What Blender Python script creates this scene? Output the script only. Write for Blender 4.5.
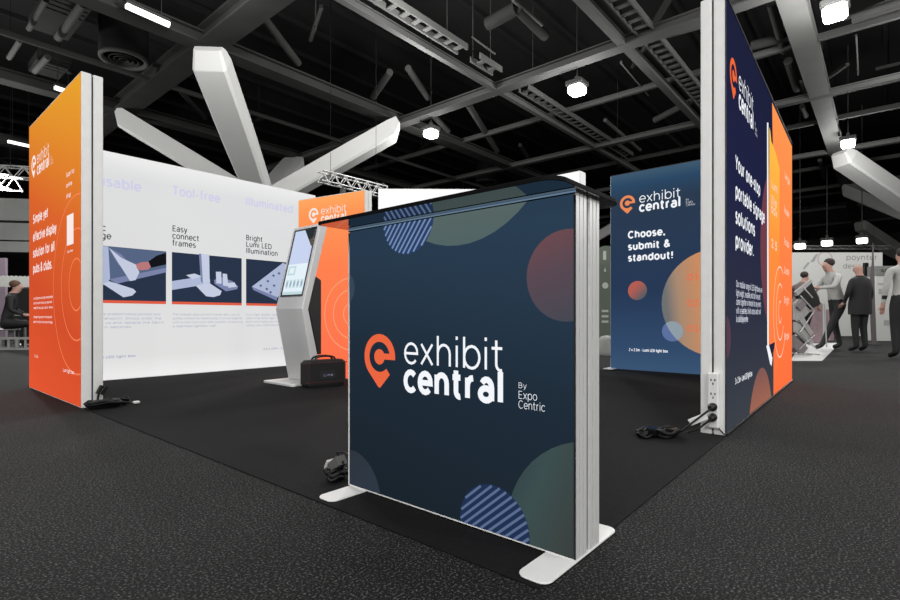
import bpy, math, random
from mathutils import Vector, Matrix

# ------------------------------------------------------------------ clean, camera, world, lights
for o in list(bpy.data.objects): bpy.data.objects.remove(o)
S = bpy.context.scene
COL = S.collection
R = math.radians
FPX, CAMZ, HORY, YAW = 509.0, 0.69, 317.0, R(40.5)
cam = bpy.data.objects.new('camera', bpy.data.cameras.new('camera')); COL.objects.link(cam)
cam.data.sensor_width = 36; cam.data.lens = 36*FPX/900
cam.data.shift_y = (HORY-300)/900
cam.data.clip_end = 400; cam.data.clip_start = .05
cam.location = (0, 0, CAMZ); cam.rotation_euler = (R(90), 0, YAW-R(90))
S.camera = cam
S.view_settings.view_transform = 'Standard'; S.view_settings.look = 'None'
S.view_settings.gamma = 1; S.view_settings.exposure = 0.0; S.view_settings.use_curve_mapping = False
W = bpy.data.worlds.new('hall_dark'); S.world = W; W.use_nodes = True
W.node_tree.nodes['Background'].inputs[0].default_value = (.9, .95, 1, 1)
W.node_tree.nodes['Background'].inputs[1].default_value = .02
HC = 8.5                       # beam underside height above the camera
ZB = CAMZ + HC                 # beam underside
LAMPK = 1.7
CF, SF = math.cos(YAW), math.sin(YAW)

def ray(px):                   # horizontal direction of an image column
    k = (px-450)/FPX
    return CF+SF*k, SF-CF*k
def on_z(z, px, py):           # where a sight line meets a horizontal plane
    D = FPX*(z-CAMZ)/(HORY-py); dx, dy = ray(px)
    return D*dx, D*dy
def on_d(D, px, z=0):          # at a known distance
    dx, dy = ray(px); return D*dx, D*dy
def zat(D, py): return CAMZ+(HORY-py)*D/FPX

def light(name, loc, power, size=.5, kind='POINT', rot=None, spread=None, col=(1, .995, .985)):
    l = bpy.data.lights.new(name, kind); l.energy = power; l.color = col
    if kind == 'POINT': l.shadow_soft_size = size
    elif kind == 'AREA':
        l.shape = 'DISK'; l.size = size
        if spread: l.spread = spread
    o = bpy.data.objects.new(name, l); COL.objects.link(o); o.location = loc
    if rot: o.rotation_euler = rot
    return o
# the hall's high-bay lamps (bulbs); their housings are built further down
HIGHBAYS = [(577, 88, .5), (431, 132, .5), (835, 10, .5), (848, 142, .5)]
UNSEEN = [(-3.0, -3.0), (2.5, -4.5), (-6.0, 5.0), (6.0, -9.0), (-9.0, -2.0), (3.0, 5.2), (9.5, 9.0)]
lampspots = [on_z(ZB-.45, a, b) for a, b, _ in HIGHBAYS]
for (x, y) in lampspots + UNSEEN:
    light('highbay_light', (x, y, ZB-.95), (260 if (x, y) == lampspots[1] else 420)*LAMPK, .3)
for (x, y) in ((5.0, 13.0), (15.0, 1.0), (22, -1), (12, 12), (0, 22)):
    light('highbay_light', (x, y, ZB-.85), 420*LAMPK, .3)

# unseen fill lights added to brighten the white panel ends and the background
for (x, y, z, p) in ((-7.5, -1.0, 4.2, 1000), (-5.0, -6.5, 4.2, 1250), (1.0, -9.0, 4.2, 1250), (-6.5, 6.5, 4.2, 300), (11.5, -3.5, 4.2, 400), (3.0, 26.0, 5.5, 2200), (3.0, 17.5, 3.6, 200), (16.5, -2.5, 4.6, 400), (1.5, 10.5, 4.2, 150)):
    light('added_fill_light', (x, y, z), p, .35)

# ------------------------------------------------------------------ materials
def lin(c):
    return tuple(((v/255)/12.92 if v/255 <= .04045 else ((v/255+.055)/1.055)**2.4) for v in c)
MATS = {}
def mat(name, rgb, rough=.6, metal=0, emit=None, estr=1, spec=.5, noise=None, bump=None, ior=None):
    """rgb 0-255 sRGB; noise=(scale, rgb2) mottles the colour; bump=(scale, strength)."""
    if name in MATS: return MATS[name]
    m = bpy.data.materials.new(name); m.use_nodes = True; MATS[name] = m
    nt = m.node_tree; b = nt.nodes['Principled BSDF']
    b.inputs['Base Color'].default_value = (*lin(rgb), 1)
    b.inputs['Roughness'].default_value = rough; b.inputs['Metallic'].default_value = metal
    b.inputs['Specular IOR Level'].default_value = spec
    if ior: b.inputs['IOR'].default_value = ior
    if emit:
        b.inputs['Emission Color'].default_value = (*lin(emit), 1); b.inputs['Emission Strength'].default_value = estr
    tc = nt.nodes.new('ShaderNodeTexCoord')
    sc, r2 = noise if noise else (14, tuple(max(0, v*.94) for v in rgb))
    n = nt.nodes.new('ShaderNodeTexNoise'); n.inputs['Scale'].default_value = sc; n.inputs['Detail'].default_value = 4
    nt.links.new(tc.outputs['Object'], n.inputs['Vector'])
    mx = nt.nodes.new('ShaderNodeMix'); mx.data_type = 'RGBA'
    mx.inputs['A'].default_value = (*lin(rgb), 1); mx.inputs['B'].default_value = (*lin(r2), 1)
    nt.links.new(n.outputs['Fac'], mx.inputs['Factor']); nt.links.new(mx.outputs['Result'], b.inputs['Base Color'])
    if bump:
        n2 = nt.nodes.new('ShaderNodeTexNoise'); n2.inputs['Scale'].default_value = bump[0]
        nt.links.new(tc.outputs['Object'], n2.inputs['Vector'])
        bp = nt.nodes.new('ShaderNodeBump'); bp.inputs['Strength'].default_value = bump[1]; bp.inputs['Distance'].default_value = .01
        nt.links.new(n2.outputs['Fac'], bp.inputs['Height']); nt.links.new(bp.outputs['Normal'], b.inputs['Normal'])
    return m
GLOW = .80
def ink(name, rgb, k=GLOW):
    """a colour printed on a backlit fabric"""
    if name in MATS: return MATS[name]
    m = bpy.data.materials.new(name); m.use_nodes = True; MATS[name] = m
    b = m.node_tree.nodes['Principled BSDF']; c = lin(rgb)
    b.inputs['Base Color'].default_value = (*[v*.12 for v in c], 1); b.inputs['Roughness'].default_value = .8
    b.inputs['Specular IOR Level'].default_value = 0
    b.inputs['Emission Color'].default_value = (*c, 1); b.inputs['Emission Strength'].default_value = k
    return m
def ink_ramp(name, stops, axis, a, b_, k=GLOW):
    """a backlit colour gradient running along a local direction (axis = (x, z)) from a to b"""
    if name in MATS: return MATS[name]
    m = bpy.data.materials.new(name); m.use_nodes = True; MATS[name] = m
    nt = m.node_tree; b = nt.nodes['Principled BSDF']
    tc = nt.nodes.new('ShaderNodeTexCoord'); dp = nt.nodes.new('ShaderNodeVectorMath'); dp.operation = 'DOT_PRODUCT'
    dp.inputs[1].default_value = (axis[0], 0, axis[1])
    mr = nt.nodes.new('ShaderNodeMapRange'); mr.inputs['From Min'].default_value = a; mr.inputs['From Max'].default_value = b_
    cr = nt.nodes.new('ShaderNodeValToRGB')
    while len(cr.color_ramp.elements) < len(stops): cr.color_ramp.elements.new(.5)
    for e, (p, c) in zip(cr.color_ramp.elements, stops):
        e.position = p; e.color = (*lin(c), 1)
    nt.links.new(tc.outputs['Object'], dp.inputs[0]); nt.links.new(dp.outputs['Value'], mr.inputs['Value'])
    nt.links.new(mr.outputs['Result'], cr.inputs['Fac']); nt.links.new(cr.outputs['Color'], b.inputs['Emission Color'])
    mm = nt.nodes.new('ShaderNodeMix'); mm.data_type = 'RGBA'; mm.inputs['Factor'].default_value = .88
    mm.inputs['B'].default_value = (0, 0, 0, 1); nt.links.new(cr.outputs['Color'], mm.inputs['A'])
    nt.links.new(mm.outputs['Result'], b.inputs['Base Color'])
    b.inputs['Roughness'].default_value = .8; b.inputs['Specular IOR Level'].default_value = 0
    b.inputs['Emission Strength'].default_value = k
    return m

# ------------------------------------------------------------------ mesh builder
class MB:
    def __init__(s): s.v = []; s.f = []; s.m = []; s.smooth = set()
    def poly(s, pts, mi=0, smooth=False):
        n = len(s.v); s.v += [tuple(p) for p in pts]
        if smooth: s.smooth.add(len(s.f))
        s.f.append(list(range(n, n+len(pts)))); s.m.append(mi)
    def faces(s, vs, fs, mi=0, smooth=False):
        n = len(s.v); s.v += [tuple(p) for p in vs]
        for f in fs:
            if smooth: s.smooth.add(len(s.f))
            s.f.append([n+i for i in f]); s.m.append(mi)
    def box(s, x0, x1, y0, y1, z0, z1, mi=0, ch=0):
        if ch > 0:
            ch = min(ch, (x1-x0)*.45, (y1-y0)*.45)
            p = [(x0+ch, y0), (x1-ch, y0), (x1, y0+ch), (x1, y1-ch), (x1-ch, y1), (x0+ch, y1), (x0, y1-ch), (x0, y0+ch)]
            s.prism(p, z0, z1, mi, ch=min(ch, (z1-z0)*.4)); return
        vs = [(x, y, z) for z in (z0, z1) for y in (y0, y1) for x in (x0, x1)]
        s.faces(vs, [(0, 2, 3, 1), (4, 5, 7, 6), (0, 1, 5, 4), (2, 6, 7, 3), (0, 4, 6, 2), (1, 3, 7, 5)], mi)
    def prism(s, p, z0, z1, mi=0, ch=0, ax='z'):
        """polygon p (ccw) extruded z0..z1; ax='y' reads p as (x,z) and extrudes along y, ax='x' reads (y,z)"""
        def q(a, b, c):
            return (a, b, c) if ax == 'z' else ((a, c, b) if ax == 'y' else (c, a, b))
        n = len(p); cx = sum(a for a, b in p)/n; cy = sum(b for a, b in p)/n
        def ring(z, ins):
            out = []
            for a, b in p:
                d = math.hypot(a-cx, b-cy) or 1; k = max(0, 1-ins/d)
                out.append(q(cx+(a-cx)*k, cy+(b-cy)*k, z))
            return out
        rs = [ring(z0, ch), ring(z0+ch, 0), ring(z1-ch, 0), ring(z1, ch)] if ch > 0 else [ring(z0, 0), ring(z1, 0)]
        vs = [v for r in rs for v in r]; fs = []
        for k in range(len(rs)-1):
            for i in range(n):
                j = (i+1) % n; fs.append((k*n+i, k*n+j, (k+1)*n+j, (k+1)*n+i))
        fs.append(tuple(range(n))[::-1]); fs.append(tuple((len(rs)-1)*n+i for i in range(n)))
        s.faces(vs, fs, mi)
    def bar(s, a, b, w, h=None, mi=0, w2=None, h2=None, up=(0, 0, 1)):
        """box beam from a to b, section w x h, tapering to w2 x h2"""
        h = h or w; w2 = w if w2 is None else w2; h2 = h if h2 is None else h2
        a, b = Vector(a), Vector(b); d = (b-a).normalized(); u = Vector(up)
        if abs(d.dot(u)) > .99: u = Vector((1, 0, 0))
        sd = d.cross(u).normalized(); u = sd.cross(d)
        vs = []
        for c, ww, hh in ((a, w, h), (b, w2, h2)):
            for i, j in ((-1, -1), (1, -1), (1, 1), (-1, 1)): vs.append(c+sd*(i*ww/2)+u*(j*hh/2))
        s.faces(vs, [(0, 3, 2, 1), (4, 5, 6, 7), (0, 1, 5, 4), (1, 2, 6, 5), (2, 3, 7, 6), (3, 0, 4, 7)], mi)
    def tube(s, pts, r, seg=8, mi=0, cap=True):
        pts = [Vector(p) for p in pts]; rs = r if isinstance(r, (list, tuple)) else [r]*len(pts)
        vs = []; fs = []; prev = None
        for i, p in enumerate(pts):
            d = (pts[min(i+1, len(pts)-1)]-pts[max(i-1, 0)]).normalized()
            if prev is None:
                prev = Vector((0, 0, 1)) if abs(d.z) < .9 else Vector((1, 0, 0))
            sd = d.cross(prev).normalized(); up = sd.cross(d); prev = up
            for k in range(seg):
                t = 2*math.pi*k/seg; vs.append(p+(sd*math.cos(t)+up*math.sin(t))*rs[i])
        for i in range(len(pts)-1):
            for k in range(seg):
                j = (k+1) % seg; fs.append((i*seg+k, i*seg+j, (i+1)*seg+j, (i+1)*seg+k))
        s.faces(vs, fs, mi, smooth=True)
        if cap: s.faces(vs[:seg], [tuple(range(seg))[::-1]], mi); s.faces(vs[-seg:], [tuple(range(seg))], mi)
    def lathe(s, c, prof, seg=24, mi=0):
        vs = []; fs = []
        for r, z in prof:
            for k in range(seg):
                t = 2*math.pi*k/seg; vs.append((c[0]+r*math.cos(t), c[1]+r*math.sin(t), c[2]+z))
        for i in range(len(prof)-1):
            for k in range(seg):
                j = (k+1) % seg; fs.append((i*seg+k, i*seg+j, (i+1)*seg+j, (i+1)*seg+k))
        s.faces(vs, fs, mi, smooth=True)
    def ball(s, c, r, seg=12, mi=0):
        r = r if isinstance(r, (tuple, list)) else (r, r, r); vs = []; fs = []; n = seg//2
        for i in range(n+1):
            a = math.pi*i/n
            for k in range(seg):
                t = 2*math.pi*k/seg
                vs.append((c[0]+r[0]*math.sin(a)*math.cos(t), c[1]+r[1]*math.sin(a)*math.sin(t), c[2]-r[2]*math.cos(a)))
        for i in range(n):
            for k in range(seg):
                j = (k+1) % seg; fs.append((i*seg+k, i*seg+j, (i+1)*seg+j, (i+1)*seg+k))
        s.faces(vs, fs, mi, smooth=True)
    def build(s, name, mats, parent=None):
        me = bpy.data.meshes.new(name)
        me.from_pydata(s.v, [], s.f)
        for m in (mats if isinstance(mats, (list, tuple)) else [mats]): me.materials.append(m)
        for i, p in enumerate(me.polygons):
            p.material_index = s.m[i]; p.use_smooth = i in s.smooth
        me.update()
        o = bpy.data.objects.new(name, me); COL.objects.link(o)
        if parent: o.parent = parent
        return o
def tag(o, label=None, cat=None, group=None, kind=None):
    if label: o['label'] = label
    if cat: o['category'] = cat
    if group: o['group'] = group
    if kind: o['kind'] = kind
    return o
def thing(name, label, cat, loc=(0, 0, 0), rz=0, group=None):
    o = bpy.data.objects.new(name, None); COL.objects.link(o); o.location = loc; o.rotation_euler = (0, 0, rz)
    o.empty_display_size = .1
    return tag(o, label, cat, group)
def kids(o): return [c for c in bpy.data.objects if c.parent == o]
def copy_tree(o, parent=None):
    c = o.copy(); COL.objects.link(c); c.parent = parent
    for ch in kids(o): copy_tree(ch, c)
    return c

# ------------------------------------------------------------------ monoline lettering
def arc(cx, cy, rx, ry, a0, a1, n=None):
    n = n or max(3, int(abs(a1-a0)/22)); return [(cx+rx*math.cos(R(a0+(a1-a0)*i/n)), cy+ry*math.sin(R(a0+(a1-a0)*i/n))) for i in range(n+1)]
X_ = .52
O_ = arc(.28, .26, .25, .26, 0, 360)
G = {
 'o': (.56, [O_]), 'c': (.5, [arc(.28, .26, .25, .26, 42, 318)]),
 'e': (.55, [[(.03, .26), (.52, .26)]+arc(.28, .26, .25, .26, 0, 318)[1:]]),
 'b': (.6, [[(.07, 0), (.07, .74)], arc(.32, .26, .25, .26, 0, 360)]),
 'd': (.6, [[(.53, 0), (.53, .74)], arc(.28, .26, .25, .26, 0, 360)]),
 'p': (.6, [[(.07, -.2), (.07, .52)], arc(.32, .26, .25, .26, 0, 360)]),
 'q': (.6, [[(.53, -.2), (.53, .52)], O_]),
 'g': (.6, [[(.53, .52), (.53, 0)]+arc(.29, 0, .24, .2, 0, -150), O_]),
 'h': (.57, [[(.07, 0), (.07, .74)], arc(.285, .3, .215, .22, 180, 0)+[(.5, 0)]]),
 'n': (.57, [[(.07, 0), (.07, .52)], arc(.285, .3, .215, .22, 180, 0)+[(.5, 0)]]),
 'm': (.9, [[(.07, 0), (.07, .52)], arc(.26, .31, .19, .21, 180, 0)+[(.45, 0)], arc(.64, .31, .19, .21, 180, 0)+[(.83, 0)]]),
 'u': (.57, [[(.07, .52)]+arc(.285, .22, .215, .22, 180, 360)+[(.5, .52)], [(.5, .3), (.5, 0)]]),
 'r': (.36, [[(.07, 0), (.07, .52)], arc(.27, .31, .2, .21, 180, 85)]),
 'i': (.15, [[(.07, 0), (.07, .52)], [(.07, .66), (.07, .74)]]),
 'j': (.15, [[(.07, .52), (.07, -.08)]+arc(-.03, -.08, .1, .1, 0, -80), [(.07, .66), (.07, .74)]]),
 'l': (.15, [[(.07, 0), (.07, .74)]]),
 't': (.36, [[(.14, .68), (.14, .14)]+arc(.27, .14, .13, .14, 180, 290), [(.0, .5), (.32, .5)]]),
 'f': (.33, [[(.13, 0), (.13, .6)]+arc(.26, .6, .13, .14, 180, 80), [(.0, .5), (.31, .5)]]),
 's': (.44, [arc(.22, .385, .17, .125, 40, 270)[:-1]+arc(.22, .135, .18, .13, 90, -150)]),
 'a': (.52, [[(.45, 0), (.45, .32)]+arc(.26, .32, .19, .2, 0, 150), arc(.24, .15, .21, .15, 0, 360)]),
 'x': (.48, [[(.03, 0), (.45, .52)], [(.45, 0), (.03, .52)]]),
 'v': (.48, [[(.02, .52), (.24, 0), (.46, .52)]]), 'y': (.48, [[(.02, .52), (.24, 0)], [(.46, .52), (.2, -.12), (.06, -.2)]]),
 'w': (.76, [[(.02, .52), (.2, 0), (.38, .52), (.56, 0), (.74, .52)]]),
 'k': (.5, [[(.07, 0), (.07, .74)], [(.45, .52), (.09, .2)], [(.2, .3), (.47, 0)]]),
 'z': (.44, [[(.04, .5), (.4, .5), (.04, .02), (.41, .02)]]),
 'C': (.7, [arc(.37, .35, .33, .35, 45, 315)]), 'O': (.76, [arc(.38, .35, .34, .35, 0, 360)]),
 'Y': (.62, [[(.02, .7), (.31, .3), (.6, .7)], [(.31, .3), (.31, 0)]]),
 'S': (.55, [arc(.28, .53, .22, .17, 40, 270)[:-1]+arc(.28, .18, .23, .18, 90, -150)]),
 'E': (.56, [[(.5, .68), (.07, .68), (.07, .02), (.52, .02)], [(.07, .36), (.46, .36)]]),
 'B': (.62, [[(.07, .02), (.07, .68), (.33, .68)]+arc(.33, .52, .18, .16, 90, -90)+[(.07, .36)], [(.33, .36)]+arc(.35, .19, .2, .17, 90, -90)+[(.07, .02)]]),
 'L': (.5, [[(.07, .7), (.07, .02), (.48, .02)]]), 'T': (.58, [[(.01, .68), (.57, .68)], [(.29, .68), (.29, 0)]]),
 'D': (.68, [[(.07, .02), (.07, .68), (.3, .68)]+arc(.3, .35, .33, .33, 90, -90)+[(.07, .02)]]),
 'I': (.17, [[(.08, 0), (.08, .7)]]), 'P': (.6, [[(.07, 0), (.07, .68), (.33, .68)]+arc(.33, .47, .22, .21, 90, -90)+[(.07, .26)]]),
 'R': (.62, [[(.07, 0), (.07, .68), (.33, .68)]+arc(.33, .47, .22, .21, 90, -90)+[(.07, .26)], [(.36, .26), (.57, 0)]]),
 'M': (.8, [[(.07, 0), (.07, .68), (.4, .2), (.73, .68), (.73, 0)]]), 'N': (.7, [[(.07, 0), (.07, .69), (.62, .01), (.62, .7)]]),
 'A': (.68, [[(.02, 0), (.34, .7), (.66, 0)], [(.12, .2), (.56, .2)]]),
 'G': (.74, [arc(.37, .35, .33, .35, 45, 340)+[(.69, .34), (.45, .34)]]),
 'F': (.54, [[(.5, .68), (.07, .68), (.07, 0)], [(.07, .35), (.44, .35)]]),
 'U': (.68, [[(.07, .7)]+arc(.34, .27, .27, .27, 180, 360)+[(.61, .7)]]),
 'H': (.68, [[(.07, 0), (.07, .7)], [(.61, 0), (.61, .7)], [(.07, .36), (.61, .36)]]),
 '0': (.6, [arc(.3, .35, .25, .35, 0, 360)]), '1': (.3, [[(.04, .66), (.2, .68), (.2, 0)]]),
 '2': (.55, [arc(.27, .49, .2, .21, 160, -20)+[(.05, .02), (.52, .02)]]),
 '3': (.55, [[(.06, .68), (.46, .68), (.24, .42)]+arc(.26, .21, .22, .21, 90, -140)]),
 '5': (.55, [[(.46, .68), (.13, .68), (.1, .38)]+arc(.25, .22, .23, .21, 115, -140)]),
 '9': (.58, [arc(.28, .48, .22, .22, 0, 360), [(.5, .48)]+arc(.22, .3, .28, .3, 20, -70)]),
 '&': (.66, [[(.62, .0), (.16, .48)]+arc(.28, .56, .13, .14, 190, -10)+[(.1, .3)]+arc(.24, .18, .2, .18, 150, 290)+[(.6, .32)]]),
 '.': (.16, [[(.08, 0), (.08, .09)]]), ',': (.16, [[(.1, .09), (.08, 0), (.04, -.1)]]),
 '!': (.18, [[(.09, .7), (.09, .24)], [(.09, 0), (.09, .1)]]), '-': (.34, [[(.04, .26), (.3, .26)]]), ' ': (.26, []), ':': (.16, [[(.08, 0), (.08, .09)], [(.08, .4), (.08, .49)]]),
}
def clip(poly, w, h):
    def cut(ps, ins, inter):
        out = []
        for i, p in enumerate(ps):
            q = ps[i-1]; a, b = ins(q), ins(p)
            if a != b: out.append(inter(q, p))
            if b: out.append(p)
        return out
    def lx(c): return lambda p, q: (c, p[1]+(q[1]-p[1])*(c-p[0])/(q[0]-p[0]))
    def ly(c): return lambda p, q: (p[0]+(q[0]-p[0])*(c-p[1])/(q[1]-p[1]), c)
    for ins, it in ((lambda p: p[0] >= 0, lx(0)), (lambda p: p[0] <= w, lx(w)), (lambda p: p[1] >= 0, ly(0)), (lambda p: p[1] <= h, ly(h))):
        poly = cut(poly, ins, it)
        if len(poly) < 3: return []
    return poly
class Art:
    """flat printed artwork on one fabric face: x right, z up, seen from -y; layers sit fractions of a millimetre apart"""
    def __init__(s, w, h, ground, place, y=0.0):
        s.w, s.h, s.y = w, h, y; s.b = MB(); s.mats = []; s.place = place; s.L = 0
        s.poly([(0, 0), (w, 0), (w, h), (0, h)], ground, 0)
    def mi(s, m):
        if m not in s.mats: s.mats.append(m)
        return s.mats.index(m)
    def poly(s, pts, m, layer=1):
        pts = clip(pts, s.w, s.h)
        if pts:
            a = sum(p[0]*q[1]-q[0]*p[1] for p, q in zip(pts, pts[1:]+pts[:1]))
            if a < 0: pts = pts[::-1]
            s.b.poly([(u, s.y-.0007*layer, v) for u, v in pts], s.mi(m))
    def quad4(s, ps, m, layer=1): s.poly([s.place(*p) for p in ps], m, layer)     # corners measured on the photo, put on this face
    def circle(s, c, r, m, layer=1, a0=0, a1=360, n=48):
        s.poly([(c[0]+r*math.cos(R(a0+(a1-a0)*i/n)), c[1]+r*math.sin(R(a0+(a1-a0)*i/n))) for i in range(n)], m, layer)
    def circ3(s, p1, p2, p3):
        (ax, ay), (bx, by), (cx, cy) = (s.place(*p) for p in (p1, p2, p3))
        d = 2*(ax*(by-cy)+bx*(cy-ay)+cx*(ay-by))
        ux = ((ax*ax+ay*ay)*(by-cy)+(bx*bx+by*by)*(cy-ay)+(cx*cx+cy*cy)*(ay-by))/d
        uy = ((ax*ax+ay*ay)*(cx-bx)+(bx*bx+by*by)*(ax-cx)+(cx*cx+cy*cy)*(bx-ax))/d
        return (ux, uy), math.hypot(ax-ux, ay-uy)
    def ringarc(s, c, r, t, m, layer=1, a0=0, a1=360, n=60):
        for i in range(n):
            a, b = R(a0+(a1-a0)*i/n), R(a0+(a1-a0)*(i+1)/n)
            s.poly([(c[0]+(r-t/2)*math.cos(a), c[1]+(r-t/2)*math.sin(a)), (c[0]+(r+t/2)*math.cos(a), c[1]+(r+t/2)*math.sin(a)),
                    (c[0]+(r+t/2)*math.cos(b), c[1]+(r+t/2)*math.sin(b)), (c[0]+(r-t/2)*math.cos(b), c[1]+(r-t/2)*math.sin(b))], m, layer)
    def stripes(s, c, r, m, step, t, ang, layer=2):
        dx, dy = math.cos(R(ang)), math.sin(R(ang)); k = -r+step/2
        while k < r:
            hl = math.sqrt(max(0, r*r-(abs(k)+t/2)**2)); ox, oy = c[0]-dy*k, c[1]+dx*k
            a = (ox-dx*hl, oy-dy*hl); b = (ox+dx*hl, oy+dy*hl); nx, ny = -dy*t/2, dx*t/2
            s.poly([(a[0]-nx, a[1]-ny), (b[0]-nx, b[1]-ny), (b[0]+nx, b[1]+ny), (a[0]+nx, a[1]+ny)], m, layer)
            k += step
    def stroke(s, pts, w, m, layer):
        q = [pts[0]]
        for p in pts[1:]:
            if math.hypot(p[0]-q[-1][0], p[1]-q[-1][1]) > w*.02: q.append(p)
        pts = q
        closed = math.hypot(pts[0][0]-pts[-1][0], pts[0][1]-pts[-1][1]) < 1e-6 and len(pts) > 3
        n = len(pts); L = []; Rr = []
        for i, p in enumerate(pts):
            a = pts[i-1] if i else (pts[-2] if closed else None)
            b = pts[i+1] if i < n-1 else (pts[1] if closed else None)
            def nrm(q, r_):
                d = math.hypot(r_[0]-q[0], r_[1]-q[1]) or 1; return (-(r_[1]-q[1])/d, (r_[0]-q[0])/d)
            if a is None: nn = nrm(p, b); k = 1
            elif b is None: nn = nrm(a, p); k = 1
            else:
                n1, n2 = nrm(a, p), nrm(p, b); sx, sy = n1[0]+n2[0], n1[1]+n2[1]; d = math.hypot(sx, sy)
                if d < .3: nn, k = n1, 1
                else: nn = (sx/d, sy/d); k = min(1.6, 2/d)
            L.append((p[0]+nn[0]*w/2*k, p[1]+nn[1]*w/2*k)); Rr.append((p[0]-nn[0]*w/2*k, p[1]-nn[1]*w/2*k))
        for i in range(n-1): s.poly([L[i], Rr[i], Rr[i+1], L[i+1]], m, layer)
    def text(s, t, u, v, size, w, m, layer=3, width=None, track=0):
        adv = [G[c][0]+.05+w*.75+track if c in G else .5 for c in t]; tot = sum(adv)-.05-track
        sx = size if width is None else width/tot
        x = 0
        for c, a in zip(t, adv):
            for st in G.get(c, (0, []))[1]:
                s.L += 1
                s.stroke([(u+(x+w*.35+p)*sx, v+(q*(1-w*.5)+w*.25)*size) for p, q in st], w*(size+sx)/2, m, layer+(s.L % 3)*.12)
            x += a
        return tot*sx
    def text_px(s, t, p0, p1, size, w, m, layer=3):
        """one line of lettering whose baseline runs between two measured points"""
        (u0, v0), (u1, v1) = s.place(*p0), s.place(*p1)
        s.text(t, u0, (v0+v1)/2, size, w, m, layer, width=abs(u1-u0))
    def logo(s, u, v, k, pin, txt, small=True, width=.443):
        """pin with the e in it, centred u,v; the two words to its right"""
        r = .087*k; tip = 1.40
        def outer(th):
            c_, s_ = math.cos(th), math.sin(th); ta = math.acos(1/tip)           # tangent lines from the tip
            t0 = -math.pi/2-ta; t1 = -math.pi/2+ta
            d = (th+math.pi/2+math.pi) % (2*math.pi)-math.pi
            if abs(d) < ta:
                sg = 1 if d > 0 else -1; tn = -math.pi/2+sg*ta
                return 1/math.cos(th-tn)
            return 1
        a0, a1, n = -6, 312, 64
        for i in range(n):
            A, B = R(a0+(a1-a0)*i/n), R(a0+(a1-a0)*(i+1)/n)
            q = [(ri*math.cos(a), ri*math.sin(a)) for a, ri in ((A, .66), (A, outer(A)), (B, outer(B)), (B, .66))]
            s.poly([(u+x*r, v+y*r) for x, y in q], pin, 2)
        s.poly([(u+x*r, v+y*r) for x, y in [(.34*math.cos(R(t)), .34*math.sin(R(t))) for t in range(0, 360, 15)]], pin, 2)
        s.poly([(u+x*r, v+y*r) for x, y in ((0, -.1), (.9, -.1), (.9, .16), (0, .16))], pin, 2.3)
        tu = u+.133*k
        s.text('exhibit', tu, v-.017*k, .142*k, .068, txt, 3, width=width*k)
        s.text('central', tu, v-.118*k, .138*k, .165, txt, 3, width=width*k)
        if small:
            s.text('By', tu+.493*k, v-.062*k, .024*k, .055, txt); s.text('Expo', tu+.493*k, v-.094*k, .034*k, .055, txt, width=.066*k)
            s.text('Centric', tu+.493*k, v-.123*k, .034*k, .055, txt, width=.092*k)
    def build(s, parent, name='printed_graphic'): return s.b.build(name, s.mats, parent)

# ------------------------------------------------------------------ shared materials
ALU = mat('anodised_aluminium', (212, 212, 210), .38, .25, noise=(3, (204, 204, 203)))
WHT = mat('white_powder_coat', (226, 226, 224), .45)
BACK = mat('white_backing_fabric', (190, 190, 190), .8)
BLK = mat('black_rubber', (14, 14, 14), .5)
DGAP = mat('dark_joint', (26, 26, 26), .8)
GASK = mat('dark_gasket', (18, 20, 24), .7)

# ------------------------------------------------------------------ the setting
def floor_mat(name, a, b, s1, s2, lo=.35, hi=.75):
    m = bpy.data.materials.new(name); m.use_nodes = True; nt = m.node_tree; bs = nt.nodes['Principled BSDF']
    tc = nt.nodes.new('ShaderNodeTexCoord')
    n1 = nt.nodes.new('ShaderNodeTexNoise'); n1.inputs['Scale'].default_value = s1; n1.inputs['Detail'].default_value = 3
    n1.inputs['Roughness'].default_value = .7
    n2 = nt.nodes.new('ShaderNodeTexNoise'); n2.inputs['Scale'].default_value = s2; n2.inputs['Detail'].default_value = 2
    for n in (n1, n2): nt.links.new(tc.outputs['Object'], n.inputs['Vector'])
    mr = nt.nodes.new('ShaderNodeMapRange'); mr.inputs['From Min'].default_value = lo; mr.inputs['From Max'].default_value = hi
    nt.links.new(n1.outputs['Fac'], mr.inputs['Value'])
    mx = nt.nodes.new('ShaderNodeMix'); mx.data_type = 'RGBA'; mx.inputs['A'].default_value = (*a, 1); mx.inputs['B'].default_value = (*b, 1)
    nt.links.new(mr.outputs['Result'], mx.inputs['Factor'])
    m2 = nt.nodes.new('ShaderNodeMix'); m2.data_type = 'RGBA'; m2.blend_type = 'MULTIPLY'; m2.inputs['Factor'].default_value = .45
    r2 = nt.nodes.new('ShaderNodeMapRange'); r2.inputs['From Min'].default_value = .3; r2.inputs['From Max'].default_value = .7
    r2.inputs['To Min'].default_value = .55; r2.inputs['To Max'].default_value = 1.2
    nt.links.new(n2.outputs['Fac'], r2.inputs['Value']); nt.links.new(mx.outputs['Result'], m2.inputs['A']); nt.links.new(r2.outputs['Result'], m2.inputs['B'])
    nt.links.new(m2.outputs['Result'], bs.inputs['Base Color'])
    bs.inputs['Roughness'].default_value = .95; bs.inputs['Specular IOR Level'].default_value = .2
    bp = nt.nodes.new('ShaderNodeBump'); bp.inputs['Strength'].default_value = .5; bp.inputs['Distance'].default_value = .004
    nt.links.new(n1.outputs['Fac'], bp.inputs['Height']); nt.links.new(bp.outputs['Normal'], bs.inputs['Normal'])
    return m
b = MB(); b.box(-30, 70, -40, 60, -.1, 0)
tag(b.build('floor', floor_mat('speckled_hall_carpet', (.0055, .0055, .0055), (.135, .135, .134), 135, 1.3, .53, .69)), kind='structure')
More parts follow.
